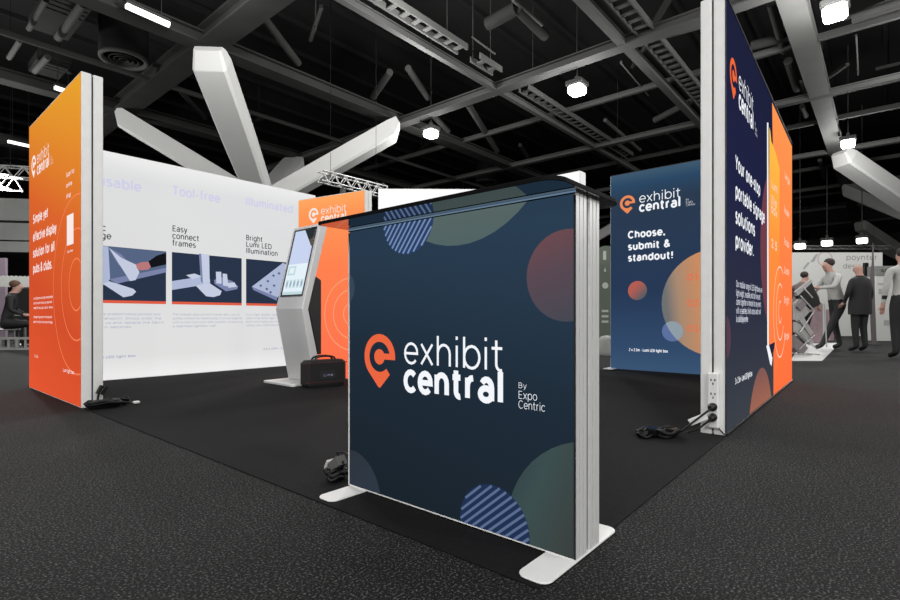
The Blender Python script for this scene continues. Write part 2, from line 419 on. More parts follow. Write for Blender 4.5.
b = MB(); b.prism([(1.122, .667), (3.27, .695), (6.62, .758), (6.62, 6.5), (1.122, 6.5)], .001, .0045)
tag(b.build('booth_carpet', floor_mat('black_booth_carpet', (.003, .003, .0032), (.008, .008, .0085), 90, 1.1)), 'flat square of black carpet covering the floor of the booth', 'carpet')
DARK = mat('black_ceiling_deck', (29, 29, 29), .9, spec=.1)
b = MB(); b.box(-30, 70, -40, 60, 13.2, 13.4)
# roof deck ribs
for i in range(48): b.box(-30, 70, -40+i*2.1, -39.85+i*2.1, 13.0, 13.2)
tag(b.build('ceiling', DARK), kind='structure')
HW = mat('dark_hall_wall', (56, 56, 57), .9, spec=.1)
for nm, a in (('wall_far', (69.8, 70, -40, 60)), ('wall_left', (-30, 70, 59.8, 60)), ('wall_right', (-30, 70, -40, -39.8)), ('wall_rear', (-30, -29.8, -40, 60))):
    b = MB(); b.box(*a, 0, 13.2); tag(b.build(nm, HW), kind='structure')

# ------------------------------------------------------------------ roof steel
STEEL = mat('grey_painted_steel', (69, 69, 68), .8, noise=(.6, (54, 54, 53)), spec=.1)
STEEL2 = mat('dark_grey_steel', (44, 44, 43), .85, noise=(1.2, (32, 32, 32)), spec=.05)
STEELP = mat('pale_grey_steel', (80, 80, 78), .7, noise=(1, (66, 66, 65)), spec=.1)
def beam(x0, y0, x1, y1, w, h, m, label, name='roof_beam', z=ZB, group=None, flange=True):
    b = MB(); cx, cy = (x0+x1)/2, (y0+y1)/2
    if flange:
        f = h*.09+.02
        b.bar((x0-cx, y0-cy, f/2), (x1-cx, y1-cy, f/2), w, f); b.bar((x0-cx, y0-cy, h-f/2), (x1-cx, y1-cy, h-f/2), w, f)
        b.bar((x0-cx, y0-cy, h/2), (x1-cx, y1-cy, h/2), w*.55, h-2*f)
    else: b.bar((x0-cx, y0-cy, h/2), (x1-cx, y1-cy, h/2), w, h)
    o = b.build(name, m); o.location = (cx, cy, z)
    return tag(o, label, 'beam', group)
XB = [(1.925, .075, .4, STEEL2, 'wide dark grey roof beam carrying the upper left corner of the white strut tree'),
      (2.85, .075, .4, STEEL2, 'dark grey roof beam meeting the left tip of the white strut tree'),
      (.225, .075, .4, STEELP, 'wide pale roof beam running away at the upper right, above the white struts'),
      (-.76, .07, .4, STEEL2, 'roof beam over the aisle, outermost on the right'),
      (1.31, .022, .25, STEEL, 'thin long roof purlin beside the grey cable trays at top centre'),
      (.735, .03, .25, STEEL, 'thin roof purlin running beside the long catwalk'),
      (2.378, .014, .15, STEEL2, 'very thin dark purlin crossing above the left orange wall'),
      (3.9, .06, .5, STEEL2, 'dark roof beam far to the left')]
for y, w, h, m, l in XB: beam(-2.2*HC, y*HC, 7.9*HC, y*HC, w*HC, h, m, l, 'roof_beam' if w > .05 else 'roof_purlin')
YB = [(.857, .094, .5, STEEL2, 'broad dark beam crossing the roof above the two left struts'),
      (1.86, .055, .3, STEEL, 'grey cross beam rising from the tip of the centre strut'),
      (2.86, .038, .22, STEEL, 'grey cross beam just above the dark blue counter top'),
      (3.88, .036, .22, STEEL, 'grey cross beam ending over the tip of the right hand struts'),
      (4.93, .036, .22, STEEL, 'grey cross beam over the second right hand strut'),
      (5.9, .036, .22, STEEL, 'sixth grey cross beam, far down the hall'), (6.9, .036, .22, STEEL, 'farthest grey cross beam of the roof'),
      (2.35, .018, .2, STEEL, 'thin cross purlin nearest above the right booth wall'),
      (3.36, .018, .2, STEEL, 'thin cross purlin second above the right booth wall'),
      (4.4, .018, .2, STEEL, 'thin cross purlin behind the first right hand strut'), (5.4, .018, .2, STEEL, 'thin cross purlin far over the aisle'),
      (-.14, .09, .5, STEEL2, 'broad dark cross beam at the near left of the roof')]
for x, w, h, m, l in YB: beam(x*HC, -3.2*HC, x*HC, 6.5*HC, w*HC, h, m, l, 'roof_beam' if w > .03 else 'roof_purlin', z=ZB-.004 if w > .03 else ZB+.3)

TREE = mat('white_painted_strut', (178, 178, 176), .7, noise=(.5, (168, 168, 166)), spec=.2, bump=(3, .1))
def strut(b, a, t, w, h):
    a, t = Vector(a), Vector(t); d = (t-a); L = d.length; d.normalize(); sd = d.cross(Vector((0, 0, 1))).normalized(); up = sd.cross(d)
    prof = [(-.5, -.38), (-.42, -.5), (.42, -.5), (.5, -.38), (.5, .5), (-.5, .5)]
    st = [(0, .9, 1), (.5, 1, 1), (.93, 1, 1), (.935, .99, .98), (1.0, .8, .45)]
    vs = []
    for k, ww, hh in st:
        for i, j in prof: vs.append(a+d*(L*k)+sd*(i*w*ww)+up*(j*h*hh+h*(1-hh)*.5))
    n = 6; fs = [(r*n+i, r*n+(i+1) % n, (r+1)*n+(i+1) % n, (r+1)*n+i) for r in range(len(st)-1) for i in range(n)]
    fs += [tuple(range(n))[::-1], tuple((len(st)-1)*n+i for i in range(n))]
    b.faces(vs, fs)
TZ = CAMZ+.60*HC
def tree(cx, cy, hx, hy, label):
    t = thing('strut_tree', label, 'roof support', (cx*HC, cy*HC, 0))
    c = MB(); c.lathe((0, 0, 0), [(.75, 0), (.75, .4), (.5, .5), (.5, TZ-1.5), (.62, TZ-.4), (.62, TZ+.25), (.35, TZ+.5), (0, TZ+.5)], 24); c.build('column', TREE, t)
    for sx in (-1, 1):
        for sy in (-1, 1):
            b = MB(); strut(b, (sx*.25, sy*.25, TZ-.1), (sx*hx*HC, sy*hy*HC, ZB-.22), .125*HC, .085*HC); b.build('strut', TREE, t)
tree(1.33, 2.365, .49, .475, 'white four armed strut tree rising behind the white booth wall')
tree(4.38, 2.365, .53, .475, 'white strut tree mostly hidden behind the blue display wall')
tree(4.38, -.27, .53, .485, 'white strut tree with two arms entering at the right edge')
tree(7.38, -.27, .53, .485, 'distant white strut tree above the people on the right')

# trays, ducts, braces, vents, drop pipes
def tray(x0, x1, y, w, label, z=ZB+.15, m=STEEL2):
    b = MB(); L = x1-x0
    b.bar((-L/2, -w/2, .1), (L/2, -w/2, .1), .05, .2); b.bar((-L/2, w/2, .1), (L/2, w/2, .1), .05, .2)
    n = int(L/.45)
    for q in (-L*.4, L*.4): b.tube([(q, w/2, .1), (q, w/2, 13.19-z)], .012, 5)
    for i in range(n): b.bar((-L/2+L*(i+.5)/n, -w/2, .05), (-L/2+L*(i+.5)/n, w/2, .05), .16, .04)
    o = b.build('cable_tray', m); o.location = ((x0+x1)/2, y, z); tag(o, label, 'cable tray')
tray(.9*HC, 1.52*HC, 1.235*HC, .42, 'grey slatted cable tray, long one at the top centre', m=STEELP)
tray(1.6*HC, 1.75*HC, 1.235*HC, .4, 'short grey slatted tray piece, in line past the long tray', m=STEELP)
tray(1.95*HC, 3.2*HC, 1.235*HC, .42, 'grey slatted cable tray above the blue counter', m=STEEL)
tray(1.35*HC, 3.9*HC, .655*HC, .5, 'long slatted catwalk tray running behind the white wall end', m=STEEL)
tray(1.1*HC, 1.2*HC, .7*HC, .4, 'stubby slatted tray at the top right of centre', m=STEELP)
def pipe_px(p, q, r, label, m=STEEL2, z=ZB+.5, name='roof_brace', dz=0, cat='brace'):
    a = on_z(z, *p); c = on_z(z+dz, *q); cx, cy = (a[0]+c[0])/2, (a[1]+c[1])/2
    b = MB(); b.tube([(a[0]-cx, a[1]-cy, 0), (c[0]-cx, c[1]-cy, dz)], r, 10)
    o = b.build(name, m); o.location = (cx, cy, z); tag(o, label, cat)
PX = [((263, 17), (298, 63), .13, 'dark diagonal brace right of the broad beam, top left', STEEL2),
      ((178, 88), (205, 118), .1, 'thin dark brace between the two left struts', STEEL2),
      ((390, 72), (373, 97), .13, 'dark short brace left one of a pair above the centre strut', STEEL2),
      ((408, 68), (428, 98), .12, 'dark short brace right one of a pair above the centre strut', STEEL2),
      ((433, 115), (448, 131), .13, 'stubby grey brace right of the centre strut tip', STEEL),
      ((468, 104), (497, 151), .14, 'long grey diagonal brace above the blue counter', STEEL),
      ((488, 24), (517, 8), .2, 'dark duct elbow near the top centre, rising part', STEEL2),
      ((517, 8), (545, 36), .16, 'dark duct elbow near the top centre, falling part', STEEL2),
      ((513, 0), (542, 25), .05, 'bright thin conduit at the top centre', STEELP),
      ((472, 37), (495, 54), .03, 'hair thin conduit above the tray pieces', STEELP),
      ((658, 34), (700, 22), .2, 'round grey duct left of the tall white wall end', STEEL),
      ((771, 3), (784, 51), .12, 'upper pale pipe above the right booth wall', STEELP),
      ((788, 61), (797, 89), .14, 'lower pale pipe above the right booth wall', STEELP),
      ((751, 46), (804, 32), .16, 'dark tapering duct crossing the upper pale pipe', STEEL2),
      ((852, 19), (902, 3), .14, 'grey duct at the top right corner', STEEL),
      ((856, 35), (858, 75), .03, 'fine vertical looking wire at the far right', STEEL),
      ((46, 0), (29, 29), .08, 'upper grey pipe in the top left corner', STEEL),
      ((20, 41), (9, 58), .08, 'lower grey pipe in the top left corner', STEEL),
      ((83, 4), (58, 38), .12, 'pipe along the dark ducts at the top left', STEEL),
      ((48, 57), (34, 72), .1, 'short pipe above the left linear lamp', STEEL),
      ((520, 145), (530, 160), .1, 'small brace near the round vent', STEEL2),
      ((621, 62), (649, 95), .05, 'thin bright conduit over the far blue wall', STEELP),
      ((655, 120), (690, 102), .14, 'brace crossing behind the far catwalk end', STEEL),
      ((605, 120), (640, 150), .09, 'low conduit over the far blue wall', STEELP),
      ((667, 133), (683, 148), .07, 'conduit just left of the tall white wall end', STEEL),
      ((802, 106), (806, 116), .1, 'small drop pipe right of the orange wall top', STEEL),
      ((820, 160), (824, 178), .12, 'small drop pipe left of the right hand struts', STEELP)]
for p, q, r, l, m in PX: pipe_px(p, q, r, l, m)
random.seed(4)
for i in range(34):                      # hangers and rods scattered over the dark roof void
    x, y = random.uniform(.6, 6)*HC, random.uniform(-.6, 3.2)*HC
    b = MB(); L = random.uniform(1, 3.4); a = random.choice([0, 90, 35, -50, 62]); c_, s_ = math.cos(R(a)), math.sin(R(a))
    b.bar((-c_*L/2, -s_*L/2, 0), (c_*L/2, s_*L/2, random.uniform(-.2, .5)), random.uniform(.06, .2), .1)
    b.bar((0, 0, .05), (0, 0, 1.6), .04, .04)
    o = b.build('roof_hanger', random.choice([STEEL2, STEEL2, STEEL])); o.location = (x, y, ZB+random.uniform(.5, 1.6))
    tag(o, 'small grey steel rod hanging in the dark roof void', 'hanger', 'small rods in the dark roof void')
def vent(px, py, r, label):
    x, y = on_z(ZB+.8, px, py); t = thing('ceiling_vent', label, 'vent', (x, y, ZB+.8))
    b = MB(); b.lathe((0, 0, 0), [(r*.8, .1), (r*.86, 0), (r, 0), (r*1.02, .1), (r*.8, .1)], 32); b.build('outer_ring', STEEL, t)
    b = MB()
    for k in (.22, .42, .62): b.lathe((0, 0, 0), [(r*(k-.07), .08), (r*(k-.02), .0), (r*k, .02), (r*(k-.07), .08)], 28)
    b.build('inner_rings', STEEL2, t)
    b = MB(); b.lathe((0, 0, 0), [(r, .1), (r, 1.5), (0, 1.5)], 24); b.build('duct_neck', DARK, t)
vent(124, 61, .78, 'round slotted ceiling vent at the top left'); vent(486, 183, .72, 'small far round vent above the blue counter')
vent(18, 163, .9, 'round vent left of the left orange wall')
for i, (px, py, w, l, lb) in enumerate([(60, 18, 1.1, 3, 'dark flat duct panel, nearer of two at the top left'), (50, 68, 1, 2, 'dark flat duct panel, farther of two at the top left')]):
    x, y = on_z(ZB+1.2, px, py); b = MB(); b.box(-w/2, w/2, -l/2, l/2, 0, .35, ch=.03)
    for k in range(4): b.box(-w/2+.05, w/2-.05, -l/2+.2+k*.3, -l/2+.26+k*.3, -.03, 0)
    o = b.build('duct_panel', STEEL2); o.location = (x, y, ZB+1.2); tag(o, lb, 'duct')

# lamps
LAMP = mat('lamp_diffuser', (255, 255, 255), .5, emit=(255, 253, 248), estr=6)
LAMPL = mat('lamp_tube', (255, 255, 255), .5, emit=(255, 254, 250), estr=1.6)
def highbay(x, y, z, s, label, m=LAMP, rod=ZB):
    t = thing('highbay_lamp', label, 'lamp', (x, y, z))
    b = MB(); b.box(-s/2, s/2, -s/2, s/2, .06, .22, ch=.03); b.box(-.06, .06, -.06, .06, .22, .4); b.tube([(0, 0, .35), (0, 0, 13.19-z)], .02, 6); b.build('housing', STEEL, t)
    b = MB(); b.box(-s*.42, s*.42, -s*.42, s*.42, -.22, .07, ch=.06); b.build('diffuser', m, t)  # diffuser made deeper to stand in for the lamp's bloom
LB = ['bright square lamp above the far blue wall', 'bright lamp right of the centre strut tip', 'large square lamp at the top right corner', 'lamp beside the pale beam above the right struts']
for (x, y), (_, _, s), l in zip(lampspots, HIGHBAYS, LB): highbay(x, y, ZB-.45, .62, l)
for px, py, l in ((800, 245, 'nearest the orange wall of the three low lamps over the people'), (827, 242, 'middle of the three low lamps over the people'), (862, 239.5, 'rightmost of the three low lamps over the people')):
    D = 30; x, y = on_d(D, px); highbay(x, y, zat(D, py), .62, l)
def batten(p, q, label):
    z = ZB-.12; a = Vector((*on_z(z, *p), 0)); c = Vector((*on_z(z, *q), 0)); mid = (a+c)/2; L = (c-a).length
    t = thing('linear_lamp', label, 'lamp', (mid.x, mid.y, z), math.atan2(c.y-a.y, c.x-a.x))
    b = MB(); b.box(-L/2, L/2, -.09, .09, .05, .13, ch=.02); b.tube([(-L*.3, 0, .1), (-L*.3, 0, 13.19-z)], .01, 5); b.tube([(L*.3, 0, .1), (L*.3, 0, 13.19-z)], .01, 5); b.build('housing', STEEL2, t)
    b = MB(); b.tube([(-L/2+.03, 0, .0), (L/2-.03, 0, .0)], .085, 12); b.build('tube', LAMPL, t)
batten((125, 5), (170, 25), 'long bright linear lamp at the top left'); batten((54, 87), (72, 93), 'linear lamp just left of the orange wall top')
batten((7, 141), (34, 147), 'linear lamp at the left edge of the photo')

# ------------------------------------------------------------------ lightbox walls
def frame_part(parent, w, h, y0, y1, mat_=ALU, name='frame', ribs=3, z0=-.005):
    """aluminium extrusion rim w x h with grooved outer faces, as one mesh"""
    b = MB(); t = .035; d = y1-y0
    b.box(t, w-t, y0, y1, z0, z0+t); b.box(t, w-t, y0, y1, h-t, h)
    for x0, sg in ((0, -1), (w, 1)):
        xi = x0-sg*t
        b.box(min(x0-sg*.003, xi), max(x0-sg*.003, xi), y0, y1, z0, h)
        wd = d/ribs
        for k in range(ribs):
            a = y0+k*wd+wd*.12; e = y0+(k+1)*wd-wd*.12
            b.box(min(x0, x0-sg*.004), max(x0, x0-sg*.004), a, e, z0, h)
    return b.build(name, mat_, parent)
def gap_strip(parent, w, h, y0, y1, z0=0):
    b = MB(); b.box(.012, w-.012, y0, y1, z0+.01, h-.012); return b.build('joint', DGAP, parent)
def back_part(parent, w, h, y, z0=0):
    b = MB(); b.poly([(.004, y, z0+.004), (.004, y, h-.004), (w-.004, y, h-.004), (w-.004, y, z0+.004)]); return b.build('rear_fabric', BACK, parent)
class Wall:
    def __init__(s, name, label, cat, x, y, ang, w, h, z0=0):
        s.t = thing(name, label, cat, (x, y, .010), R(ang)); s.x, s.y, s.a, s.w, s.h, s.z0 = x, y, R(ang), w, h, z0
        s.dx, s.dy = math.cos(s.a), math.sin(s.a)
    def at(s, px, py):
        rx, ry = ray(px)                        # (x,y)+u*(dx,dy) = D*(rx,ry)
        det = s.dx*(-ry)-s.dy*(-rx); D = (s.dx*(-s.y)-s.dy*(-s.x))/det
        u = ((D*rx-s.x)*s.dx+(D*ry-s.y)*s.dy)
        return u-.006, zat(D, py)-s.z0-.010
    def art(s, ground, inset=.006):
        A = Art(s.w-2*inset, s.h-s.z0-inset, ground, s.at); return A
    def place_art(s, A, inset=.006, y=-.001):
        o = A.build(s.t); o.location = (inset, y, s.z0); return o

WTX = ink('print_white', (240, 243, 248), .95); PINO = ink('print_orange', (247, 108, 68)); 
# --- dark blue counter
CW, CH = 1.0, 1.033
ct = Wall('lightbox_counter', 'dark blue backlit display counter with a gloss black top on white foot plates', 'counter', 1.305, 1.654, -90, CW, CH, .0)
NAVY = ink_ramp('backlit_navy_counter', [(0, (26, 35, 43)), (.5, (31, 44, 57)), (1, (43, 63, 83))], (.15, 1), 0, 1.1, .92)  # lighter towards the top: LED falloff put into the ramp colours
frame_part(ct.t, CW, CH, 0, .07, z0=0); gap_strip(ct.t, CW, CH, .07, .085, 0); frame_part(ct.t, CW, CH, .085, .155, z0=0); back_part(ct.t, CW, CH, .156, 0)
A = ct.art(NAVY)
A.logo(.187-.006, .528, 1.0, PINO, WTX)
c, r = A.circ3((400, 220), (451.7, 246), (530, 198)); A.circle(c, r, ink_ramp('print_sage', [(0, (74, 94, 96)), (1, (92, 108, 106))], (0, 1), .85, 1.05, .92), 1)
c2, r2 = A.circ3((383.5, 224), (405, 254.3), (433.5, 222)); A.circle(c2, r2, ink('print_denim', (44, 66, 104), .9), 1.4); A.stripes(c2, r2, ink('print_periwinkle', (122, 146, 186), .9), r2/6.5, r2/17, 52, 2)
A.circle(*A.circ3((527, 275), (567, 229), (567, 321.7)), ink_ramp('print_plum', [(0, (108, 74, 80)), (.35, (88, 72, 82)), (1, (64, 72, 82))], (.35, -1), -.60, -.28, .92), 1)
A.circle(*A.circ3((355, 287), (348.5, 273), (348.5, 303)), ink('print_slate', (54, 70, 86), .92), 1)
A.circle(*A.circ3((350, 449.5), (368, 462), (379.6, 489)), ink_ramp('print_slate_deep', [(0, (46, 50, 56)), (1, (46, 56, 68))], (1, -1), -.3, .1, .92), 1)
c3, r3 = A.circ3((461.3, 507.7), (485, 484), (530, 536)); A.circle(c3, r3, ink('print_denim_deep', (32, 50, 82), .9), 1.4); A.stripes(c3, r3, ink('print_periwinkle_deep', (92, 108, 142), .9), r3/6.5, r3/17, 40, 2)
c, r = A.circ3((508, 513), (534, 460), (577, 441.6)); A.circle(c, r, ink_ramp('print_moss', [(0, (44, 58, 70)), (.5, (60, 78, 78)), (1, (58, 62, 60))], (1, -.4), .6, 1.0, .92), 1)
ct.place_art(A)
b = MB()
b.box(CW-.005, CW, -.0035, .0, .004, CH-.012); b.box(.0, CW-.002, -.0032, 0, CH-.009, CH-.0055)
b.build('gasket', GASK, ct.t)
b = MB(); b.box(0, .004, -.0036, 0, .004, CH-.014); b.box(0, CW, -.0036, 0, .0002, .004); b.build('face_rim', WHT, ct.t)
b = MB(); b.box(0, CW, -.0036, 0, CH-.0055, CH-.0003); b.build('leak_strip', ink('light_leak_glow', (104, 128, 150), .9), ct.t)  # emissive strip: light leak along the counter edge put in as colour
def rrect(x0, x1, y0, y1, r, n=8, rl=None):
    p = []; rb = r
    for cx, cy, a in ((x1-r, y0+r, -90), (x1-r, y1-r, 0), (x0+(rl or r), y1-(rl or r), 90), (x0+(rl or r), y0+(rl or r), 180)):
        r = rb if a in (-90, 0) else (rl or rb)
        p += [(cx+r*math.cos(R(a+90*i/n)), cy+r*math.sin(R(a+90*i/n))) for i in range(n+1)]
    return p
GLOSS = mat('gloss_black_laminate', (16, 17, 18), .04, spec=1.0, ior=3.2)
TOPE = mat('black_edge_band', (7, 7, 8), .7, spec=.1)
b = MB(); b.prism(rrect(-.012, CW+.02, -.145, .285, .055, 8, .012), CH+.0008, CH+.014, 0, ch=.0015)
for i, f in enumerate(b.f):
    zs = [b.v[j][2] for j in f]
    b.m[i] = 0 if max(zs)-min(zs) < .0005 else 1
b.build('countertop', [GLOSS, TOPE], ct.t)
for x0 in (.012, .907):
    b = MB(); b.prism(rrect(x0, x0+.095, -.165, .29, .03), -.0052, -.0002, ch=.0015); b.build('foot_plate', WHT, ct.t)
# small dark tablet left lying on the counter
t = thing('tablet', 'small dark tablet lying on the far left end of the black counter top', 'tablet', (1.30, 1.50, CH+.0242), R(-55))
b = MB(); b.box(-.06, .06, -.04, .04, 0, .01, ch=.003); b.build('case', BLK, t)
b = MB(); b.box(-.055, .055, -.035, .035, .01, .012); b.build('screen', mat('dim_glass', (60, 70, 80), .1), t)

# --- left orange wall
lw = Wall('lightbox_wall', 'orange backlit wall with white logo at the left, its white double edge facing the camera', 'display wall', 1.11, 6.35, -90, 1.755, 2.53)
frame_part(lw.t, lw.w, lw.h, 0, .065, WHT, ribs=1); gap_strip(lw.t, lw.w, lw.h, .065, .077); frame_part(lw.t, lw.w, lw.h, .077, .14, WHT, ribs=1); back_part(lw.t, lw.w, lw.h, .141)
ORG = ink_ramp('print_orange_left', [(0, (236, 90, 52)), (.35, (216, 82, 46)), (.62, (224, 104, 46)), (1, (236, 164, 48))], (.32, 1), .0, 3.0, .88)
A = lw.art(ORG); SW = ink('print_soft_white', (250, 236, 232), .92); LN = ink('print_pale_orange', (240, 128, 84), .95)
A.logo(.2, 2.123, 1.03, SW, SW)
for tx, p, q in (('Simple yet', (33.5, 223.8), (48.5, 216.8)), ('effective display', (33.5, 241.8), (56.9, 232)), ('solution for all', (33.5, 257.7), (55, 250.7)), ('pubs & clubs.', (33.5, 272.8), (52.7, 268.9))):
    A.text_px(tx, p, q, .115, .16, SW)
for i, tx in enumerate(('Scan for', 'online', 'shop')): A.text(tx, 1.345, 1.80-.085*i, .05, .12, SW)
A.poly([(1.36, 1.25), (1.55, 1.25), (1.55, 1.49), (1.36, 1.49)], SW, 2); A.text('Scan here', 1.37, 1.19, .03, .1, SW)
for i, tx in enumerate(('Lumi lightboxes are bright and portable,', 'quick to build without any tools and', 'ready for any pub, club or venue.', 'Change the graphics in minutes and', 'pack it all down into one small bag.')):
    A.text(tx, .2, .845-.045*i-(.04 if i > 2 else 0), .03, .12, LN if i < 0 else SW, width=.72-.03*(i % 2))
A.text('2 x 2.5m', .22, .30, .035, .1, SW); A.text('Lumi light box', 1.25, .235, .04, .12, SW)
for rr in (.69, .43, .2): A.ringarc((1.62, .93), rr, .012, LN, 1, 40, 320)
lw.place_art(A)

# --- white back wall
ww = Wall('lightbox_wall', 'long white backlit wall with three product pictures behind the left orange wall', 'display wall', 1.262, 6.38, 0, 3.16, 2.47)
frame_part(ww.t, ww.w, ww.h, 0, .06, WHT, ribs=1); back_part(ww.t, ww.w, ww.h, .061)
A = ww.art(ink_ramp('backlit_paper_white', [(0, (240, 240, 240)), (.1, (224, 224, 224)), (.9, (218, 219, 220)), (1, (232, 232, 232))], (0, 1), 0, 2.47, .93))  # brighter edges of the backlight put into the ramp colours
LAV = ink('print_lavender', (204, 205, 230), .93); INKD = ink('print_charcoal', (70, 70, 76), .9); BLU = ink('print_blue_grey', (138, 146, 186), .93)
A.text('Reusable', .24, 2.09, .15, .15, LAV, width=.60); A.text('Tool-free', 1.165, 2.12, .15, .15, LAV, width=.57); A.text('Illuminated', 2.07, 2.15, .15, .15, LAV, width=.70)
for x, tt in ((.245, [('Easy', .17), ('fabric', .25), ('change', .30)]), (1.165, [('Easy', .17), ('connect', .31), ('frames', .27)]), (2.075, [('Bright', .235), ('Lumi LED', .37), ('Illumination', .46)])):
    for i, (tx, wd) in enumerate(tt): A.text(tx, x, 1.69-.085*i, .098, .12, INKD, width=wd)
PNV = ink('print_picture_navy', (44, 56, 78)); PSL = ink('print_picture_slate', (92, 108, 140)); PLT = ink('print_picture_pale', (184, 196, 226)); PWH = ink('print_picture_white', (208, 216, 238))
PBK = ink('print_picture_black', (22, 24, 30)); PSK = ink('print_picture_skin', (196, 128, 130)); PMD = ink('print_picture_mid', (130, 140, 180))
RO = ink('print_coral', (236, 100, 72))
for x0, x1 in ((.245, 1.097), (1.161, 2.016), (2.076, 2.93)):
    A.poly([(x0, .83), (x1, .83), (x1, .862), (x0, .862)], RO, 1); A.poly([(x0, .862), (x1, .862), (x1, 1.445), (x0, 1.445)], PNV, 1.2)
def cp(s): return [(90+x/4.5, 170+y/4.5) for x, y in s]
A.quad4(cp([(57, 342), (343, 368), (343, 450), (90, 490), (57, 520)]), PSL, 2)
A.quad4(cp([(57, 342), (82, 345), (90, 488), (72, 520), (57, 515)]), PLT, 2.6)
A.quad4(cp([(85, 492), (343, 440), (343, 460), (120, 512)]), PMD, 2.4)
A.quad4(cp([(84, 350), (140, 380), (180, 425), (130, 430)]), PMD, 2.5)
A.quad4(cp([(84, 350), (140, 395), (205, 425), (222, 460), (205, 495), (180, 500)]), PWH, 3)
A.quad4(cp([(57, 512), (85, 500), (195, 535), (207, 548), (190, 565), (150, 573)]), PWH, 2.8)
A.quad4(cp([(205, 425), (230, 415), (270, 412), (278, 430), (262, 448), (228, 452), (212, 445)]), PSK, 3.4)
A.quad4(cp([(262, 412), (300, 385), (343, 372), (343, 425), (275, 440)]), PBK, 3.6)
A.quad4(cp([(368, 500), (500, 480), (540, 492), (540, 512), (368, 540)]), PLT, 2.2)
A.quad4(cp([(490, 376), (536, 380), (538, 505), (508, 512), (498, 500)]), PWH, 2.5)
A.quad4(cp([(490, 376), (500, 377), (508, 512), (498, 500)]), PMD, 2.7)
A.quad4(cp([(432, 473), (470, 466), (502, 478), (462, 492)]), PWH, 2.8)
A.quad4(cp([(475, 520), (535, 508), (592, 545), (585, 563), (555, 572), (522, 568)]), PWH, 3)
A.quad4(cp([(558, 495), (590, 482), (640, 500), (666, 524), (662, 536), (612, 546), (560, 512)]), PMD, 2.4)
A.quad4(cp([(566, 458), (590, 458), (592, 512), (568, 510)]), PWH, 2.8); A.quad4(cp([(596, 466), (616, 468), (622, 524), (598, 520)]), PWH, 3.0)
A.quad4(cp([(620, 508), (650, 506), (660, 526), (622, 530)]), PWH, 3.2)
A.quad4(cp([(728, 525), (868, 418), (885, 425), (855, 560), (842, 575)]), PLT, 2.2)
A.quad4(cp([(728, 525), (842, 572), (840, 588), (735, 540)]), PMD, 2.5)
for x, y in ((768, 520), (800, 500), (825, 475), (795, 535), (828, 520), (850, 465), (812, 550)): A.quad4(cp([(x-7, y), (x, y-6), (x+7, y), (x, y+7)]), PSL, 3)
par = [['Graphics are predominately printed and', 'in fabric transport. Simply order the', 'skins with us and replace the fabric', 'graphics in seconds.'], ['The modular easy connect frames allow you to', 'quickly connect the freestanding structures together', 'with a new tool-lock lock system, producing', 'a seamless lightbox wall.'], ['Our high quality edge lit LED lights,', 'cast crisp even light across the whole', 'print and make your brand stand out,', 'using very little power.']]
for x, ls, ws in zip((.245, 1.167, 2.076), par, ((.79, .80, .83, .5), (.82, .86, .86, .52), (.78, .8, .76, .5))):
    for i, (tx, wd) in enumerate(zip(ls, ws)): A.text(tx, x, .70-.047*i, .034, .07, BLU, width=wd)
A.text('2.5 x 2.5m - Lumi LED light box', .10, .235, .034, .12, BLU, width=.68); A.text('2.5 x 2.5m - Lumi LED light box', 2.32, .235, .034, .12, BLU, width=.66)
for x in (1.035, 2.075): pass
ww.place_art(A)

# --- far blue wall
bw = Wall('lightbox_wall', 'dark blue backlit wall reading Choose, submit and standout beyond the counter', 'display wall', 6.45, 2.74, -90, 1.96, 2.53)
frame_part(bw.t, bw.w, bw.h, 0, .06, WHT, ribs=1); back_part(bw.t, bw.w, bw.h, .061)
A = bw.art(ink_ramp('backlit_navy_far', [(0, (58, 84, 116)), (.12, (50, 74, 106)), (.4, (38, 56, 84)), (.85, (42, 58, 78)), (.94, (42, 70, 98)), (1, (62, 88, 108))], (.0, 1), 0, 2.53, .95))  # glow along bottom and top put into the ramp colours
PINF = ink('print_apricot', (247, 146, 92))
A.logo(.222, 2.142, 1.13, PINF, WTX)
A.text_px('Choose,', (628, 238), (665.5, 235.5), .125, .18, WTX); A.text_px('submit &', (628, 250.3), (670.5, 246.8), .125, .18, WTX); A.text_px('standout!', (628, 261.6), (673.5, 258.4), .125, .18, WTX)
A.circle(*A.circ3((662, 298), (703, 250.8), (683.3, 345)), ink_ramp('print_tan', [(0, (100, 108, 112)), (.3, (112, 112, 112)), (.55, (166, 136, 112)), (1, (200, 138, 96))], (1, .1), .62, 1.2, .95), 1)
c, r = A.circ3((628, 291), (637.5, 281), (647, 291)); A.circle(c, r, ink_ramp('print_rust', [(0, (176, 92, 82)), (1, (86, 92, 96))], (1, -1), -.74, -.52, .95), 1)
c, r = A.circ3((662, 331.7), (672.5, 321.3), (683, 331.7)); A.circle(c, r, ink('print_steel_blue', (92, 112, 158), .95), 1.3)
c2, r2 = A.circ3((662, 298), (703, 250.8), (683.3, 345))
ov = [(c[0]+r*math.cos(R(t)), c[1]+r*math.sin(R(t))) for t in range(0, 360, 8)]; ov = [p if math.hypot(p[0]-c2[0], p[1]-c2[1]) < r2 else (c2[0]+(p[0]-c2[0])/math.hypot(p[0]-c2[0], p[1]-c2[1])*r2, c2[1]+(p[1]-c2[1])/math.hypot(p[0]-c2[0], p[1]-c2[1])*r2) for p in ov]
A.poly(ov, ink('print_mist', (142, 156, 166), .95), 1.7)
for tx, y in (('01.', 280), ('02.', 306), ('03.', 331.5)): A.text_px(tx, (687, y), (701, y), .10, .12, ink('print_salmon', (246, 118, 80)))
for j, y in enumerate((284.5, 288, 310.5, 314, 336, 339.5)): pass
A.text_px('2 x 2.5m - Lumi LED light box', (629, 351.6), (668, 352), .05, .15, WTX)
bw.place_art(A)
